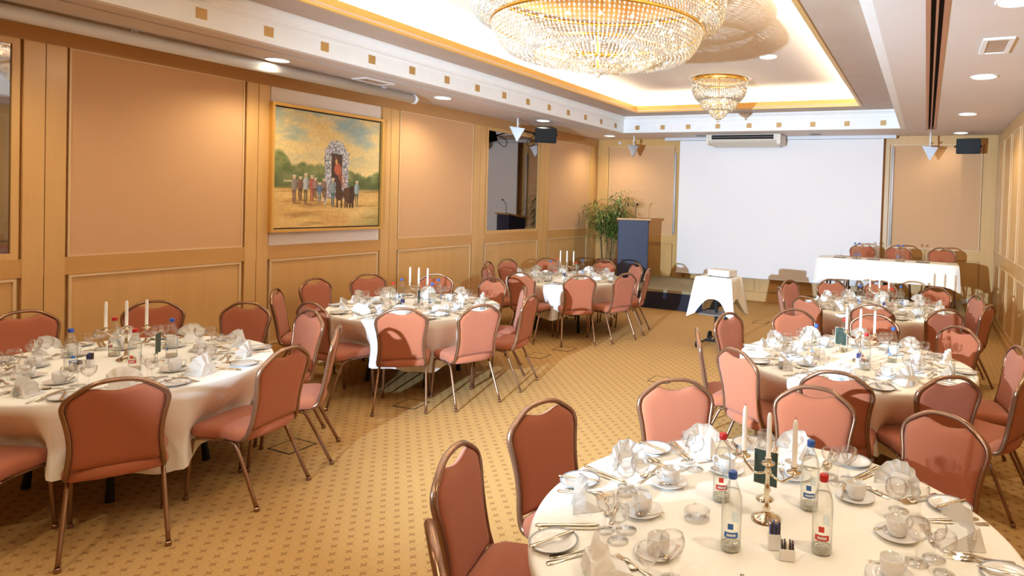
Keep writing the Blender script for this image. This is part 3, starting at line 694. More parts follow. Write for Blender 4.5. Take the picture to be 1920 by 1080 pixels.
# ================================================================== chairs
TILT = .13
def chair_proto():
    t = thing('banquet_chair', 'x', 'chair')
    # seat: rounded cushion
    bm = bmesh.new()
    out = []
    for (x, y) in ((-.19, .2), (.19, .2), (.215, .0), (.225, -.15), (.19, -.215), (0, -.235), (-.19, -.215), (-.225, -.15), (-.215, 0)): out.append((x, y, 0))
    pts = smoothpath(out, 3, True); N = len(pts)
    prof = [(.90, .405), (.98, .412), (1.0, .43), (1.0, .452), (.965, .472), (.85, .484), (.5, .49)]
    prev = None
    for (s_, z) in prof:
        row = [bm.verts.new((p.x*s_, p.y*s_, z)) for p in pts]
        if prev:
            for i in range(N): bm.faces.new((prev[i], prev[(i+1) % N], row[(i+1) % N], row[i]))
        else: bm.faces.new(row[::-1])
        prev = row
    bm.faces.new(prev)
    fin(bm, 'seat', 'fabric', t, True)
    def bk(x, z, off=0):   # point on the leaning back plane
        return Vector((x, .205+(z-.46)*TILT*1.45+off, z))
    # frame: one tube down each side curving under the seat
    side = [(.197, .50), (.190, .56), (.190, .64), (.200, .72), (.214, .79), (.216, .825), (.200, .862), (.150, .903), (.085, .938), (0, .948)]
    R_ = [bk(x, z) for x, z in side]; L_ = [bk(-x, z) for x, z in side[::-1][1:]]
    low = [Vector((.205, .02, .415)), Vector((.205, .12, .415)), Vector((.203, .185, .43))]
    path = low+R_+L_+[Vector((-p.x, p.y, p.z)) for p in low[::-1]]
    bm = bmesh.new(); tube(bm, smoothpath(path, 4), .0125, 8, sq=1.25, side=(0, 1, 0)); fin(bm, 'back_frame', 'bronze', t, True)
    # upholstered back pad with a dip for the hand hold
    bm = bmesh.new()
    nz = 18; rows_f, rows_b = [], []
    def halfw(z):
        pts_ = side
        for (x0, z0), (x1, z1) in zip(pts_, pts_[1:]):
            if z0 <= z <= z1: return x0+(x1-x0)*(z-z0)/(z1-z0)
        return pts_[0][0]
    NXp = 18; grid_f, grid_b = [], []
    arch = [(0, .948), (.04, .946), (.085, .938), (.12, .922), (.150, .903), (.180, .881), (.200, .862), (.211, .842), (.216, .825), (.23, .79)]
    def archz(x):
        x = abs(x)
        for (x0, z0), (x1, z1) in zip(arch, arch[1:]):
            if x0 <= x <= x1: return z0+(z1-z0)*(x-x0)/(x1-x0)
        return .79
    for j in range(nz+1):
        rf, rb = [], []
        for i in range(NXp+1):
            u = i/NXp*2-1; xt = u*.203
            zt = archz(xt)-.016-(.042*(1-(xt/.112)**2)**1.3 if abs(xt) < .112 else 0)
            z0 = .478; z = z0+(zt-z0)*j/nz
            hw = min(halfw(min(z, .80)), .213)-.008; f = max(0, (j/nz-.8)/.2)
            x = u*(hw*(1-f)+.203*f)
            e = min(1, (1-abs(u))*6)*min(1, (nz-j)*.6+.1)*min(1, j*.6+.1)
            th = .006+.013*math.sqrt(max(0, e))
            rf.append(bm.verts.new(bk(x, z, -th))); rb.append(bm.verts.new(bk(x, z, th*.7)))
        grid_f.append(rf); grid_b.append(rb)
    for j in range(nz):
        for i in range(NXp):
            bm.faces.new((grid_f[j][i], grid_f[j][i+1], grid_f[j+1][i+1], grid_f[j+1][i]))
            bm.faces.new((grid_b[j][i+1], grid_b[j][i], grid_b[j+1][i], grid_b[j+1][i+1]))
    for i in range(NXp):
        bm.faces.new((grid_f[0][i+1], grid_f[0][i], grid_b[0][i], grid_b[0][i+1])); bm.faces.new((grid_f[nz][i], grid_f[nz][i+1], grid_b[nz][i+1], grid_b[nz][i]))
    for j in range(nz):
        bm.faces.new((grid_f[j][0], grid_f[j+1][0], grid_b[j+1][0], grid_b[j][0])); bm.faces.new((grid_f[j+1][NXp], grid_f[j][NXp], grid_b[j][NXp], grid_b[j+1][NXp]))
    bmesh.ops.recalc_face_normals(bm, faces=bm.faces)
    fin(bm, 'backrest', 'fabric', t, True)
    # legs: inverted-U leg frames each side; rail part and four legs
    for s_ in (-1, 1):
        bm = bmesh.new(); tube(bm, smoothpath([(s_*.2, -.185, .385), (s_*.2, -.14, .398), (s_*.2, .04, .398), (s_*.2, .10, .385)], 4), .0115, 8); fin(bm, 'seat_rail', 'bronze', t, True)
        bm = bmesh.new(); tube(bm, smoothpath([(s_*.2, -.185, .385), (s_*.204, -.205, .34), (s_*.212, -.235, .015)], 4), .0115, 8); l_ = fin(bm, 'leg', 'bronze', t, True)
        bm = bmesh.new(); lathe(bm, [(0, 0), (.016, 0), (.016, .022), (.012, .026)], 8, s_*.212, -.235); fin(bm, 'foot_cap', 'bronze', l_)
        bm = bmesh.new(); tube(bm, smoothpath([(s_*.2, .10, .385), (s_*.204, .135, .34), (s_*.225, .29, .015)], 4), .0115, 8); l_ = fin(bm, 'leg', 'bronze', t, True)
        bm = bmesh.new(); lathe(bm, [(0, 0), (.016, 0), (.016, .022), (.012, .026)], 8, s_*.225, .292); fin(bm, 'foot_cap', 'bronze', l_)
    for y in (-.15, .06):
        bm = bmesh.new(); tube(bm, [(-.2, y, .398), (.2, y, .398)], .009, 6); fin(bm, 'cross_bar', 'bronze', t, True)
    return t
proto('chair', chair_proto())
TOPOFF = .205+(.93-.46)*TILT*1.45    # local y of the top of the back
TC = {'L1': (-4.95, 2.53), 'L2': (-5.0, 5.31), 'L3': (-4.99, 8.42), 'R1': (-.51, 2.39), 'R2': (-.49, 5.30), 'R3': (-.48, 8.24)}
TR = .887
TN = {'L1': 'round table beside the big peach panel', 'L2': 'round table beside the painting', 'L3': 'round table before the bamboo',
      'R1': 'round table holding the glass ashtray', 'R2': 'middle round table of the folding wall row', 'R3': 'round table before the head table'}
SHORT = {'L1': 'peach panel table', 'L2': 'painting side table', 'L3': 'bamboo end table', 'R1': 'glass ashtray table', 'R2': 'middle wall row table', 'R3': 'table before head table'}
def seatname(k, ph):
    """which seat, said by what it faces"""
    a_ = ('folding wall' if k[0] == 'R' else 'aisle'); b_ = ('aisle' if k[0] == 'R' else 'picture wall')
    d = (ph+360) % 360; i = int(round((d-18)/36)) % 10
    return ['%s seat, stage half' % a_, '%s corner, stage end' % a_, 'stage end', '%s corner, stage end' % b_, '%s seat, stage half' % b_,
            '%s seat, camera half' % b_, '%s corner, camera end' % b_, 'camera end', '%s corner, camera end' % a_, '%s seat, camera half' % a_][i]
CHAIRS = {
 'L1': [(177, 1.50), (145, 1.50), (114, 1.36), (80, 1.29), (44, 1.32), (13, 1.27), (-28, 1.27), (-66, 1.25)],
 'L2': [(-140, 1.36), (-176, 1.44), (-93, 1.24), (157, 1.42), (123, 1.27), (-52, 1.30), (-22, 1.36), (40, 1.15), (12, 1.32), (85, 1.21)],
 'L3': [(-162, 1.23), (172, 1.22), (137, 1.14), (86, 1.14), (52, 1.22), (13, 1.28), (-20, 1.31), (-51, 1.32), (-89, 1.22), (-126, 1.24)],
 'R3': [(-160, 1.20), (159, 1.27), (127, 1.16), (93, 1.19), (55, 1.13), (19, 1.15), (-21, 1.22), (-56, 1.26), (-90, 1.14), (-125, 1.24)],
 'R2': [(124, 1.18), (86, 1.15), (48, 1.19), (-158, 1.24), (161, 1.22), (-125, 1.20), (-89, 1.24), (-56, 1.19), (11, 1.19), (-25, 1.27)],
 'R1': [(91, 1.26), (60, 1.28), (127, 1.27), (166, 1.24), (-163, 1.24), (-132, 1.21)]}
NAMES = {}
for k, lst in CHAIRS.items():
    free = list(range(10)); NAMES[k] = {}
    for off in (9, 18, 27, 40, 60):
        for ph, rho in sorted(lst, key=lambda q: min(abs((q[0]-18-36*i+180) % 360-180) for i in range(10))):
            if ph in NAMES[k]: continue
            c_ = [(abs((ph-18-36*i+180) % 360-180), i) for i in free]
            if c_ and min(c_)[0] <= off: free.remove(min(c_)[1]); NAMES[k][ph] = seatname(k, 18+36*min(c_)[1])
for k, lst in CHAIRS.items():
    cx, cy_ = TC[k]
    for (ph, rho) in lst:
        a_ = math.radians(ph); tx, ty = cx+rho*math.cos(a_), cy_+rho*math.sin(a_)
        tx = max(tx, XL+.07) if abs(ty) else tx
        d = rho-TOPOFF; ox, oy = tx-TOPOFF*math.cos(a_), ty-TOPOFF*math.sin(a_)
        nm = NAMES[k][ph]
        place('chair', (ox, oy, 0), a_-PI/2, 'terracotta banquet chair, %s, %s' % (nm, SHORT[k]), 'banquet chairs at the round tables')
for x, l in ((-1.02, 'behind the first pair of bottles'), (-.42, 'behind the second pair of bottles'), (.27, 'beside the upturned glass')):
    place('chair', (x, 12.1-TOPOFF, SH), 0, 'terracotta banquet chair at the head table %s' % l, 'banquet chairs at the head table')
# ================================================================== round tables
def table_proto():
    t = thing('round_table', 'x', 'table')
    bm = bmesh.new(); lathe(bm, [(0, .715), (.865, .715), (.87, .72), (.87, .742), (.865, .746), (0, .746)], 48); fin(bm, 'table_top', 'grey', t)
    for i in range(4):
        a_ = PI/4+i*PI/2; x, y = .46*math.cos(a_), .46*math.sin(a_)
        bm = bmesh.new(); tube(bm, [(x, y, .715), (x, y, .16), (x*1.04, y*1.04, 0.0)], [.019, .019, .026], 10); fin(bm, 'leg', 'black', t)
    for s_ in (-1, 1):
        bm = bmesh.new(); tube(bm, [(-.325, s_*.325, .25), (.325, s_*.325, .25)], .010, 6); fin(bm, 'stretcher', 'black', t)
        bm = bmesh.new(); tube(bm, [(s_*.0, s_*.2, .70), (s_*.3, s_*.325, .25)], .008, 6); fin(bm, 'brace', 'black', t)
    return t
proto('table', table_proto())
def cloth(k):
    cx, cy_ = TC[k]; bm = bmesh.new(); rn_ = random.Random(sum(map(ord, k)))
    N = 180; seats = [(math.radians(p_), r_) for p_, r_ in CHAIRS[k]]
    ph0 = rn_.uniform(0, 1.5)
    rings = []
    def add(rf, zf): rings.append([bm.verts.new((rf(i)*math.cos(2*PI*i/N), rf(i)*math.sin(2*PI*i/N), zf(i))) for i in range(N)])
    c0 = bm.verts.new((0, 0, .754))
    for r_ in (.3, .6, .8, .868): add(lambda i: r_, lambda i: .754)
    add(lambda i: .882, lambda i: .749); add(lambda i: TR, lambda i: .738)
    def tuck(i):
        th = 2*PI*i/N; v = 0
        for (sa, sr) in seats:
            d = (th-sa+PI) % (2*PI)-PI
            front = sr-TOPOFF-.235
            need = max(0, TR+.02-(front-.025))
            v = max(v, need*math.exp(-(d/.30)**4))
        return v
    tk = [tuck(i) for i in range(N)]
    ph = [rn_.uniform(0, 6.28) for _ in range(4)]
    def hem(i):
        th = 2*PI*i/N; q = abs(math.cos(2*(th-ph0)))
        return .345-.11*(q**3)+.02*math.sin(5*th+ph[0])
    K = 12
    for kk in range(1, K+1):
        f = kk/K
        def rf(i):
            th = 2*PI*i/N
            q_ = math.sin(11*th+ph[1]+1.3*math.sin(2*th)); fold = .034*f*(abs(q_)**1.6*(1 if q_ > 0 else -.6))+.014*f*math.sin(23*th+ph[2])
            free = TR+.012+.045*f*f+fold
            g_ = min(1, f*1.55)**1.4
            return free-tk[i]*g_*(1.0)-(.02*f if tk[i] > .05 else 0)
        add(rf, lambda i: .738+(hem(i)-.738)*f)
    for i in range(N): bm.faces.new((c0, rings[0][i], rings[0][(i+1) % N]))
    for a_, b_ in zip(rings, rings[1:]):
        for i in range(N): bm.faces.new((a_[i], b_[i], b_[(i+1) % N], a_[(i+1) % N]))
    bmesh.ops.recalc_face_normals(bm, faces=bm.faces)
    o = fin(bm, 'tablecloth', 'cloth', None, True); o.location = (cx, cy_, 0)
    tag(o, 'white draped cloth of the %s' % TN[k], 'tablecloth', 'white cloths on the round tables')
for k in TC:
    place('table', (TC[k][0], TC[k][1], 0), .2, 'round folding table on black legs, the %s' % TN[k], 'round banquet tables')
    cloth(k)
# ================================================================== tableware prototypes
def spoon_bm(L, w_, bm=None):
    bm = bm or bmesh.new()
    return bm
def flat_outline(pts, th, name, mm, curve=None, parent=None):
    """symmetric outline [(y, halfwidth)] along y -> thin solid following z curve(y)"""
    bm = bmesh.new(); prev = None
    cv = curve or (lambda y: 0)
    for (y, hw) in pts:
        z = cv(y)
        r_ = [bm.verts.new(c) for c in ((-hw, y, z+th*.3), (0, y, z), (hw, y, z+th*.3), (hw, y, z+th), (0, y, z+th*1.35), (-hw, y, z+th))]
        if prev:
            for i in range(6): bm.faces.new((prev[i], prev[(i+1) % 6], r_[(i+1) % 6], r_[i]))
        else: bm.faces.new(r_[::-1])
        prev = r_
    bm.faces.new(prev)
    bmesh.ops.recalc_face_normals(bm, faces=bm.faces)
    return fin(bm, name, mm, parent, True)
HANDLE = [(-.11, .004), (-.108, .010), (-.095, .0115), (-.08, .009), (-.05, .0052), (-.02, .0042), (.0, .004)]
def knife(s_=1.0):
    return flat_outline([(y*s_, w_*s_) for y, w_ in [(-.12, .006), (-.115, .010), (-.09, .0095), (-.04, .007), (-.025, .0085), (-.01, .006), (0, .008), (.03, .0095), (.075, .0095), (.1, .007), (.115, .001)]], .0035, 'table_knife' if s_ == 1 else 'butter_knife', 'steel')
def fork(s_, name):
    t = flat_outline([(y*s_, w_*s_) for y, w_ in HANDLE+[(.015, .005), (.03, .011), (.045, .0125), (.055, .0125)]], .0028, name, 'steel', lambda y: .006*max(0, 1-abs(y/s_-.02)/.05))
    for i in range(4):
        x = (-.0095+.00633*i)*s_
        bm = bmesh.new(); tube(bm, [(x, .053*s_, .0018), (x, .075*s_, .001), (x*.95, .098*s_, .004)], [.0018, .0018, .0008], 5); fin(bm, 'tine', 'steel', t)
    return t
def spoon(s_, name):
    t = flat_outline([(y*s_, w_*s_) for y, w_ in HANDLE+[(.02, .0045)]], .0028, name, 'steel', lambda y: .005*max(0, 1-abs(y/s_-.0)/.05))
    bm = bmesh.new(); n = 14
    ctr = Vector((0, .045*s_, .0012))
    r1 = [bm.verts.new((.0185*s_*math.cos(2*PI*i/n), .045*s_+.029*s_*math.sin(2*PI*i/n), .0075)) for i in range(n)]
    r2 = [bm.verts.new((.012*s_*math.cos(2*PI*i/n), .045*s_+.02*s_*math.sin(2*PI*i/n), .0025)) for i in range(n)]
    c_ = bm.verts.new(ctr)
    for i in range(n):
        j = (i+1) % n; bm.faces.new((r1[i], r1[j], r2[j], r2[i])); bm.faces.new((r2[i], r2[j], c_))
    fin(bm, 'bowl', 'steel', t, True)
    return t
def cat(o, c): o['category'] = c; return o
proto('knife', cat(knife(), 'knife')); proto('bknife', cat(knife(.8), 'knife'))
proto('fork', cat(fork(1.0, 'table_fork'), 'fork')); proto('dfork', cat(fork(.82, 'dessert_fork'), 'fork'))
proto('dspoon', cat(spoon(.85, 'dessert_spoon'), 'spoon')); proto('tspoon', cat(spoon(.62, 'teaspoon'), 'spoon'))
# side plate (r .085) with grey-blue rim line
t = thing('side_plate', 'x', 'plate')
bm = bmesh.new(); lathe(bm, [(0, .001), (.05, .001), (.054, .003), (.083, .013), (.0855, .0145), (.084, .0155), (.056, .0065), (.05, .0045), (0, .0045)], 36); fin(bm, 'plate_body', 'china', t, True)
bm = bmesh.new(); lathe(bm, [(.0795, .0146), (.0862, .0156), (.0862, .0148), (.0845, .0142)], 36); fin(bm, 'rim_line', 'chinarim', t, True)
proto('plate', t)
t = thing('saucer', 'x', 'saucer')
bm = bmesh.new(); lathe(bm, [(0, .001), (.04, .001), (.045, .004), (.077, .014), (.0785, .0155), (.076, .0162), (.046, .008), (.03, .0055), (0, .0055)], 32); fin(bm, 'saucer_body', 'china', t, True)
proto('saucer', t)
t = thing('coffee_cup', 'x', 'cup')
bm = bmesh.new(); lathe(bm, [(0, .002), (.024, .002), (.027, 0), (.029, .004), (.036, .016), (.0385, .03), (.0390, .062), (.0375, .0625), (.0365, .03), (.033, .014), (0, .008)], 28); fin(bm, 'cup_body', 'china', t, True)
bm = bmesh.new(); tube(bm, smoothpath([(.037, 0, .052), (.055, 0, .056), (.064, 0, .042), (.056, 0, .024), (.036, 0, .02)], 4), .0042, 7); fin(bm, 'handle', 'china', t, True)
proto('cup', t)
def glass(name, prof_out):
    t = thing(name, 'x', 'glass')
    bm = bmesh.new(); lathe(bm, prof_out['foot'], 24); fin(bm, 'foot', 'glass', t, True)
    bm = bmesh.new(); lathe(bm, prof_out['stem'], 10); fin(bm, 'stem', 'glass', t, True)
    bm = bmesh.new(); lathe(bm, prof_out['bowl'], 26); fin(bm, 'bowl', 'glass', t, True)
    return t
def wine(h, r, rr):
    st = h*.48
    return {'foot': [(0, 0), (r*.95, .001), (r*.95, .0025), (.01, .006)], 'stem': [(.0062, .005), (.0040, .02), (.0040, st-.01), (.007, st)],
            'bowl': [(0, st), (r*.45, st+.008), (r*.85, st+.026), (r, st+.045), (r*.97, st+.062), (rr, h), (rr-.0012, h), (r*.95, st+.062), (r*.97, st+.045), (r*.8, st+.027), (0, st+.004)]}
proto('glass_a', glass('red_wine_glass', wine(.150, .041, .034)))
proto('glass_b', glass('white_wine_glass', wine(.138, .036, .030)))
proto('glass_c', glass('water_goblet', wine(.122, .040, .036)))
# napkins: pleated fan standing on its folded tail
def napkin_proto(name, np_, rad, spread, lean, tail):
    t = thing('folded_napkin', 'x', 'napkin')
    bm = bmesh.new(); n = np_*6; rows = []
    a0 = math.radians(90-spread/2); a1 = math.radians(90+spread/2)
    for f in (.08, .3, .55, .8, 1.0):
        row = []
        for i in range(n+1):
            a_ = a0+(a1-a0)*i/n; tri = math.cos(2*PI*np_*i/n)
            rr = rad*(1-.012*tri*f)*(1-.10*abs(2*i/n-1)**3); dp = (.0035+.0035*f)*tri
            xx = f*rr*math.cos(a_)
            row.append(bm.verts.new((xx*.94, dp+lean*f*rr*math.sin(a_)+5.0*xx*xx, .004+f*rr*math.sin(a_))))
        rows.append(row)
    for ra, rb in zip(rows, rows[1:]):
        for i in range(n): bm.faces.new((ra[i], ra[i+1], rb[i+1], rb[i]))
    bmesh.ops.solidify(bm, geom=list(bm.faces), thickness=.0035)
    bmesh.ops.recalc_face_normals(bm, faces=bm.faces)
    fin(bm, 'fan', 'napkin', t, True)
    # supporting tail: folded triangle leaning against the back
    bm = bmesh.new()
    pts = [(-rad*.55, .0), (rad*.55, 0), (rad*.30, tail), (-rad*.30, tail)]
    v0 = [bm.verts.new((x, y+.008, .001)) for x, y in pts]
    v1 = [bm.verts.new((pts[0][0]*.55, .012, rad*.55)), bm.verts.new((pts[1][0]*.55, .012, rad*.55)), bm.verts.new((pts[2][0], tail, .008)), bm.verts.new((pts[3][0], tail, .008))]
    bm.faces.new(v0[::-1]); bm.faces.new(v1)
    for i in range(4): bm.faces.new((v0[i], v0[(i+1) % 4], v1[(i+1) % 4], v1[i]))
    bmesh.ops.recalc_face_normals(bm, faces=bm.faces)
    fin(bm, 'tail', 'napkin', t)
    return t
proto('nap0', napkin_proto('a', 8, .116, 178, .10, .085))
proto('nap1', napkin_proto('b', 6, .12, 156, .2, .12))
proto('nap2', napkin_proto('c', 4, .132, 120, .34, .15))
# water bottle
def bottle(capm, labm, name):
    t = thing('water_bottle', 'x', 'bottle')
    prof = [(0, .006), (.028, .001), (.034, .004), (.0355, .012), (.0355, .165), (.034, .185), (.026, .212), (.0165, .232), (.0135, .245), (.0135, .262)]
    bm = bmesh.new(); lathe(bm, prof, 28); fin(bm, 'glass_body', 'bglass', t, True)
    bm = bmesh.new(); lathe(bm, [(0, .0015), (.033, .003), (.0345, .010), (.034, .022), (.026, .017), (0, .014)], 24); fin(bm, 'thick_base', 'gbase', t, True)
    bm = bmesh.new(); lathe(bm, [(0, .024), (.032, .012), (.0335, .10), (.0335, .165), (.031, .185), (.023, .21), (0, .2105)], 20); fin(bm, 'water', 'wglass', t, True)
    bm = bmesh.new(); lathe(bm, [(.0145, .250), (.0158, .252), (.0158, .272), (.013, .275), (0, .2752)], 16); fin(bm, 'cap', capm, t, True)
    def patch(z0, z1, a0, a1, r_, mm, nm):
        bm = bmesh.new(); n = 8; prev = None
        for i in range(n+1):
            a_ = a0+(a1-a0)*i/n; r2 = [bm.verts.new((r_*math.cos(a_), r_*math.sin(a_), z)) for z in (z0, z1)]
            if prev: bm.faces.new((prev[0], r2[0], r2[1], prev[1]))
            prev = r2
        return fin(bm, nm, mm, t, True)
    patch(.055, .075, -.9, .5, .0359, labm, 'label_band')
    patch(.078, .115, 2.2, 2.9, .0358, 'lpale', 'back_label')
    patch(.085, .105, -.55, .0, .0359, labm, 'emblem')
    patch(.061, .069, -.65, .25, .0362, 'lwhite', 'lettering_strip')
    return t
proto('bot_r', bottle('capred', 'lred', 'r')); proto('bot_b', bottle('capblue', 'lblue', 'b'))
# candelabrum + candles
t = thing('candelabrum', 'x', 'candelabrum')
bm = bmesh.new(); lathe(bm, [(0, .001), (.055, .001), (.057, .006), (.046, .012), (.022, .022), (.011, .034), (.016, .044), (.008, .056), (.0075, .10), (.015, .115), (.0085, .128), (.0075, .17), (.014, .185), (.009, .20), (.011, .215), (.0, .216)], 24); fin(bm, 'stem', 'silver', t, True)
for s_ in (-1, 1):
    bm = bmesh.new(); tube(bm, smoothpath([(0, 0, .185), (s_*.03, 0, .170), (s_*.06, 0, .165), (s_*.085, 0, .18), (s_*.108, 0, .2)], 5), .0045, 7); fin(bm, 'arm', 'silver', t, True)
for x in (-.11, 0, .11):
    bm = bmesh.new(); lathe(bm, [(.004, .2), (.008, .206), (.026, .214), (.027, .218), (.012, .216), (.012, .236), (.014, .238), (.010, .2385), (0, .2305)], 20, x); fin(bm, 'candle_cup', 'silver', t, True)
proto('cand', t)
t = thing('candle', 'x', 'candle')
bm = bmesh.new(); lathe(bm, [(0, 0), (.0095, 0), (.0098, .10), (.0092, .165), (.006, .178), (0, .184)], 14); fin(bm, 'wax', 'wax', t, True)
bm = bmesh.new(); tube(bm, [(0, 0, .182), (.001, 0, .192)], .0009, 5); fin(bm, 'wick', 'blackp', t)
proto('candle', t)
# menu card on a stand
t = thing('menu_stand', 'x', 'menu stand')
bm = bmesh.new(); lathe(bm, [(0, 0), (.034, 0), (.036, .004), (.012, .009), (.003, .014), (.003, .07), (0, .07)], 20); fin(bm, 'stand', 'silver', t, True)
box('card', -.05, .05, -.0012, .0012, .06, .20, 'card', t); box('card_border', -.052, .052, -.0010, .0010, .058, .202, 'paper', t)
proto('menu', t)
t = thing('sachet_holder', 'x', 'sachet holder')
bm = bmesh.new(); bx(bm, -.022, .022, -.016, .016, 0, .055, .003); fin(bm, 'pot', 'china', t)
for i in range(6):
    bm = bmesh.new(); x = -.016+.0064*i; bx(bm, x-.0025, x+.0025, -.009, .009, .05, .085+.006*(i % 3)); fin(bm, 'sachet', 'packet' if i % 2 else 'packetb', t)
proto('sach', t)
t = thing('sugar_holder', 'x', 'sugar holder')
bm = bmesh.new(); bx(bm, -.026, .026, -.018, .018, 0, .04, .003); fin(bm, 'pot', 'china', t)
for i in range(5):
    bm = bmesh.new(); x = -.018+.009*i; bx(bm, x-.003, x+.003, -.013, .013, .036, .060+.003*(i % 2)); fin(bm, 'sachet', 'packet' if i != 2 else 'paper', t)
proto('sugar', t)
t = thing('ashtray', 'round clear glass ashtray on the white cloth', 'ashtray', (-.76, 2.31, .7545))
bm = bmesh.new(); lathe(bm, [(0, .001), (.046, .001), (.049, .006), (.049, .034), (.046, .036), (.040, .034), (.037, .010), (0, .008)], 28); fin(bm, 'dish', 'glass', t, True)
for i in range(3):
    a_ = i*2*PI/3; bm = bmesh.new(); bx(bm, .037, .051, -.005, .005, .034, .0375, .001); o = fin(bm, 'rest', 'glass', t); o.rotation_euler = (0, 0, a_)
# ================================================================== laying the tables
ZT_ = .7546
PHASE = {'L1': 8, 'L2': 14, 'L3': 18, 'R1': 18, 'R2': 18, 'R3': 18}
rnp = random.Random(5)
for k in TC:
    cx, cy_ = TC[k]; sh = SHORT[k]
    def pos(ph, r_, z=ZT_):
        a_ = math.radians(ph); return (cx+r_*math.cos(a_), cy_+r_*math.sin(a_), z)
    for s_ in range(10):
        ph = PHASE[k]+36*s_
        p0 = pos(ph, .76)
        sn = seatname(k, ph if k not in ('L1', 'L2') else PHASE['L3']+36*s_)
        w_ = '%s, %s' % (sn, sh)
        a_ = math.radians(ph); face = a_-PI/2
        def put(key, dph, r_, drz, lab, grp=None, z=ZT_):
            P0 = pos(ph+dph, r_, z)
            if not onscreen(*P0): return None
            return place(key, P0, math.radians(ph+dph)-PI/2+drz, lab, grp)
        j = lambda v: rnp.uniform(-v, v)
        nk = ('nap0', 'nap1', 'nap2')[(s_*7+sum(map(ord, k))) % 3]
        sh_ = {'nap0': 'wide fan', 'nap1': 'fan', 'nap2': 'pointed'}[nk]
        put(nk, j(1.5), .755+j(.01), PI+j(.35), 'white %s napkin standing, %s' % (sh_, w_), 'folded napkins')
        put('plate', -17, .80, 0, 'white side plate with grey rim, %s' % w_, 'side plates')
        put('bknife', -17+j(1), .80, .25+j(.3)+PI, 'side plate butter knife, %s' % w_, 'butter knives', ZT_+.016)
        for q in range(2):
            put('fork', -9.5-q*2.2, .735-q*.012+j(.008), PI+.05+j(.06), '%s steel fork of the pair, %s' % (('inner', 'outer')[q], w_), 'pairs of forks')
            put('knife', 9.8+q*2.0, .745-q*.012+j(.008), PI-.05+j(.06), '%s steel knife of the pair, %s' % (('inner', 'outer')[q], w_), 'pairs of knives')
        put('dspoon', -1.5, .615+j(.008), PI/2+.25+j(.15), 'dessert spoon above the napkin, %s' % w_, 'dessert spoons')
        put('dfork', .5, .585+j(.008), -PI/2+.1+j(.15), 'dessert fork above the napkin, %s' % w_, 'dessert forks')
        put('saucer', -1+j(1.5), .475, 0, 'white saucer, %s' % w_, 'saucers')
        dd = j(1.5)
        put('cup', -1, .475, 2.4+j(.5), 'white coffee cup, %s' % w_, 'coffee cups', ZT_+.0060)
        put('tspoon', 4.2, .452, .4+j(.2), 'teaspoon on the saucer, %s' % w_, 'teaspoons', ZT_+.0135)
        put('glass_a', 14.5+j(1), .53+j(.008), 0, 'large stemmed wine glass, %s' % w_, 'red wine glasses')
        put('glass_b', 13.2+j(.8), .615+j(.006), 0, 'slim stemmed wine glass, %s' % w_, 'white wine glasses')
        put('glass_c', 20.5+j(.8), .575+j(.006), 0, 'low stemmed water goblet, %s' % w_, 'water goblets')
    # centre pieces
    BA = {'R1': 152, 'R2': 110, 'L1': 163, 'L2': 170, 'L3': 150, 'R3': 120}[k]
    br = {'R1': .24, 'R2': .30, 'L1': .27, 'L2': .26, 'L3': .28, 'R3': .26}[k]
    spots = [('bot_r', 0, 'red'), ('bot_b', 100 if k == 'R1' else 95, 'blue'), ('bot_r', 183, 'red'), ('bot_b', 267, 'blue')]
    if k == 'L2': spots = [('bot_b', 0, 'blue'), ('bot_r', 80, 'red'), ('bot_b', 180, 'blue'), ('bot_b', 262, 'blue')]
    desc = ['bamboo side', 'camera side', 'folding wall side', 'stage side']
    for (key, da, cn), ds in zip(spots, desc):
        P0 = pos(BA+da, br); dirn = math.atan2(-P0[1], -P0[0])
        place(key, P0, dirn+(.2 if k == 'R1' else rnp.uniform(-2.6, 2.6)), 'clear %s capped water bottle %s of the candelabrum, %s' % (cn, ds, sh), 'water bottles on the round tables')
    ca_ = {'R1': -18, 'R2': -14, 'L1': 60, 'L2': 8, 'L3': 6, 'R3': -8}[k]
    co = {'L1': (-.08, .06), 'R2': (.05, -.02)}.get(k, (-.01, .04))
    cpos = (cx+co[0], cy_+co[1], ZT_)
    place('cand', cpos, math.radians(ca_), 'silver three arm candelabrum, %s' % sh, 'silver candelabra')
    for x, l in ((-.11, 'first'), (0, 'middle'), (.11, 'third')):
        place('candle', (cpos[0]+x*math.cos(math.radians(ca_)), cpos[1]+x*math.sin(math.radians(ca_)), ZT_+.2306), 0, 'white taper candle, %s in the row of three, %s' % (l, sh), 'white candles')
    mp_ = {'R1': (105, .21, -10), 'R2': (118, .26, -20), 'L1': (42, .20, 134), 'L2': (-40, .2, 117), 'L3': (60, .2, 108), 'R3': (60, .22, 78)}[k]
    place('menu', pos(mp_[0], mp_[1]), math.radians(mp_[2]), 'small green menu card on a silver stand, %s' % sh, 'menu stands')
    sp_ = {'L1': -108, 'R2': -70, 'L2': -100}.get(k, -68)
    place('sach', pos(sp_, .17), math.radians(20), 'white pot of sweetener sachets, %s' % sh, 'sachet holders')
    place('sugar', pos(sp_+8, .235), math.radians(15), 'low white pot of sugar sachets, %s' % sh, 'sugar holders')
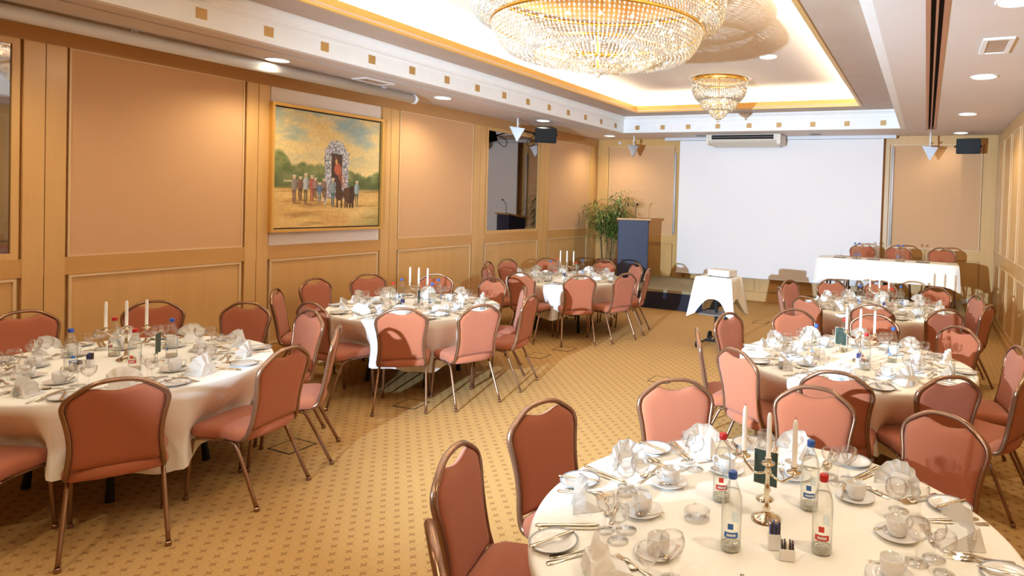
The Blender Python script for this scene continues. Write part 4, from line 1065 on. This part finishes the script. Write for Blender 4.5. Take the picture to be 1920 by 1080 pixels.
# ================================================================== head table
HX0, HX1, HY0, HY1 = -1.66, .49, 11.05, 11.65
HZ_ = SH+.74
t = thing('head_table', 'long narrow head table standing on the stage platform', 'table', ((HX0+HX1)/2, (HY0+HY1)/2, SH))
box('table_top', HX0-(HX0+HX1)/2, HX1-(HX0+HX1)/2, -.3, .3, .705, .733, 'grey', t)
for x in (-.95, 0, .95):
    for y in (-.24, .24):
        bm = bmesh.new(); tube(bm, [(x*.9, y*.8, .705), (x, y, 0)], .015, 8); fin(bm, 'leg', 'black', t)
o = drape_rect('tablecloth', (HX1-HX0)/2+.006, .306, lambda s_, e: .33+(.10*e**12 if True else 0), 'cloth', 1.5, .004, 5, 6)
o.location = ((HX0+HX1)/2, (HY0+HY1)/2, HZ_); tag(o, 'long white cloth hanging straight over the head table', 'tablecloth')
for i, (x, l) in enumerate(((-1.07, 'first'), (-1.0, 'second'), (-.40, 'third'), (-.325, 'fourth'))):
    place('bot_b', (x, 11.2, HZ_+.001), 1.3+.5*i, 'clear water bottle on the head table, %s counting from the screen middle' % l, 'water bottles on the head table')
for i, (x, l) in enumerate(((-1.28, 'toward the screen middle'), (-.74, 'between the bottle pairs'), (.03, 'toward the folding wall'))):
    o = place('glass_b', (x, 11.17, HZ_+.139), 0, 'upturned stemmed glass on the head table %s' % l, 'upturned glasses')
    o.rotation_euler = (PI, 0, 0)
for i, x in enumerate((-1.32, -1.12, -.78, -.55, -.02, .22)):
    bm = bmesh.new(); bx(bm, x-.105, x+.105, 11.24, 11.42, HZ_+.001, HZ_+.005)
    l = ('outermost toward the screen', 'behind the first bottle pair', 'behind the lone glass', 'behind the second bottle pair', 'behind the last glass', 'outermost toward the folding wall')[i]
    tag(fin(bm, 'writing_pad', 'packet' if i % 2 == 0 else 'paper'), '%s on the head table, %s' % ('dark desk folder' if i % 2 == 0 else 'cream writing pad', l), 'writing pad', 'folders and pads on the head table')
# ================================================================== floor boxes
for (x, y, rz, l) in ((-2.6, 6.5, .0, 'in the open aisle'), (-4.33, 4.57, .1, 'behind the chair of the painting side table'), (-4.38, 3.38, 0, 'under the chairs of the peach panel table'),
                   (-4.35, 6.72, 0, 'between the painting side and bamboo tables'), (-4.25, 7.2, 0, 'just before the bamboo end table'), (-2.45, 10.5, 0, 'near the stage wall beyond the stand')):
    t = thing('floor_box', 'square floor socket lid in the carpet %s' % l, 'floor socket', (x, y, 0), rz)
    bm = bmesh.new()
    for (a0, a1, b0, b1) in ((-.12, .12, .11, .12), (-.12, .12, -.12, -.11), (-.12, -.11, -.11, .11), (.11, .12, -.11, .11)): bx(bm, a0, a1, b0, b1, 0, .003)
    fin(bm, 'edge', 'slot', t); box('lid', -.11, .11, -.11, .11, 0, .002, 'carpet', t)
# ================================================================== chandeliers
def chandelier(loc, tiers, dens, lab, plate_r, bulbs, power, ztop):
    """tiers: list of (r_top, z_top, r_bot, z_bot, bulge)"""
    t = thing('crystal_chandelier', lab, 'chandelier', loc)
    bm = bmesh.new(); lathe(bm, [(0, ztop), (plate_r, ztop), (plate_r+.01, ztop-.02), (plate_r-.02, ztop-.03), (0, ztop-.035)], 48); fin(bm, 'ceiling_plate', 'gold', t, True)
    for ti, (r0_, z0, r1_, z1, bulge) in enumerate(tiers):
        bm = bmesh.new(); tube(bm, [(r0_*math.cos(2*PI*i/64), r0_*math.sin(2*PI*i/64), z0) for i in range(64)], .012 if r0_ > .5 else .008, 6, closed=True, sq=1.4, side=(0, 0, 1)); fin(bm, 'ring', 'gold', t, True)
        L_ = math.hypot(r0_-r1_, z0-z1)*1.15; nb = max(3, int(L_/dens)); ns = int(2*PI*r0_/(dens*1.15))
        verts, faces = [], []
        for s_ in range(ns):
            a_ = 2*PI*s_/ns; ca, sa = math.cos(a_), math.sin(a_)
            for b_ in range(nb):
                f = (b_+.5)/nb
                if f > .5 and s_ % 2 and r1_ < r0_*.5: continue
                r_ = r0_+(r1_-r0_)*f+bulge*math.sin(PI*f)*.7; z = z0+(z1-z0)*f-bulge*math.sin(PI*f)*.9
                cx, cy_ = r_*ca, r_*sa; h = dens*(.43 if plate_r > .6 else .56); i0 = len(verts); ty = random.uniform(0, 1.5)
                verts += [(cx, cy_, z+h*1.15), (cx, cy_, z-h*1.15)]
                for q in range(4):
                    an = ty+q*PI/2; verts.append((cx+h*math.cos(an)*.8, cy_+h*math.sin(an)*.8, z))
                for q in range(4):
                    faces.append((i0, i0+2+q, i0+2+(q+1) % 4)); faces.append((i0+1, i0+2+(q+1) % 4, i0+2+q))
        me = bpy.data.meshes.new('crystal_strings'); me.from_pydata(verts, [], faces); o = link('crystal_strings', me, 'crystal', t); o['kind'] = 'stuff'
    rl, zl = tiers[-1][2], tiers[-1][3]
    bm = bmesh.new(); bmesh.ops.create_icosphere(bm, subdivisions=2, radius=.028 if plate_r > .6 else .02, matrix=Matrix.Translation((0, 0, zl-.03))); fin(bm, 'drop_ball', 'crystal', t)
    for (br_, bz, n) in bulbs:
        for i in range(n):
            a_ = 2*PI*(i+.3)/n; bm = bmesh.new(); bmesh.ops.create_icosphere(bm, subdivisions=1, radius=.016, matrix=Matrix.Translation((br_*math.cos(a_), br_*math.sin(a_), bz))); fin(bm, 'bulb', 'bulb', t)
    bm = bmesh.new(); tube(bm, [(0, 0, ztop-.05), (0, 0, zl)], .012, 8); fin(bm, 'centre_rod', 'gold', t)
    for (dx, dy) in ((.5, 0), (-.5, 0), (0, .5), (0, -.5)) if plate_r > .6 else ((0, 0),):
        lamp('POINT', 'chandelier_glow', (loc[0]+dx*tiers[0][0], loc[1]+dy*tiers[0][0], tiers[1][1]+.02), power, WARM, None, shadow_soft_size=.12)
    return t
chandelier((CH1[0], CH1[1], 0), [(1.14, 3.86, .95, 3.52, .10), (.95, 3.50, .57, 3.26, .10), (.60, 3.31, .27, 3.18, .05), (.28, 3.21, .04, 3.12, .02)], .034,
           'huge tiered crystal chandelier with gilt rings hanging in the ceiling tray', 1.15, [(1.0, 3.70, 20), (.68, 3.46, 16), (.36, 3.30, 9), (.12, 3.22, 4)], AMB_W*23, ZU)
chandelier((CH2[0], CH2[1], 0), [(.44, 3.875, .30, 3.56, .05), (.31, 3.59, .16, 3.42, .035), (.17, 3.44, .03, 3.29, .012)], .028,
           'small tiered crystal chandelier hanging before the air conditioner', .42, [(.28, 3.66, 9), (.16, 3.50, 6)], AMB_W*13, ZU)
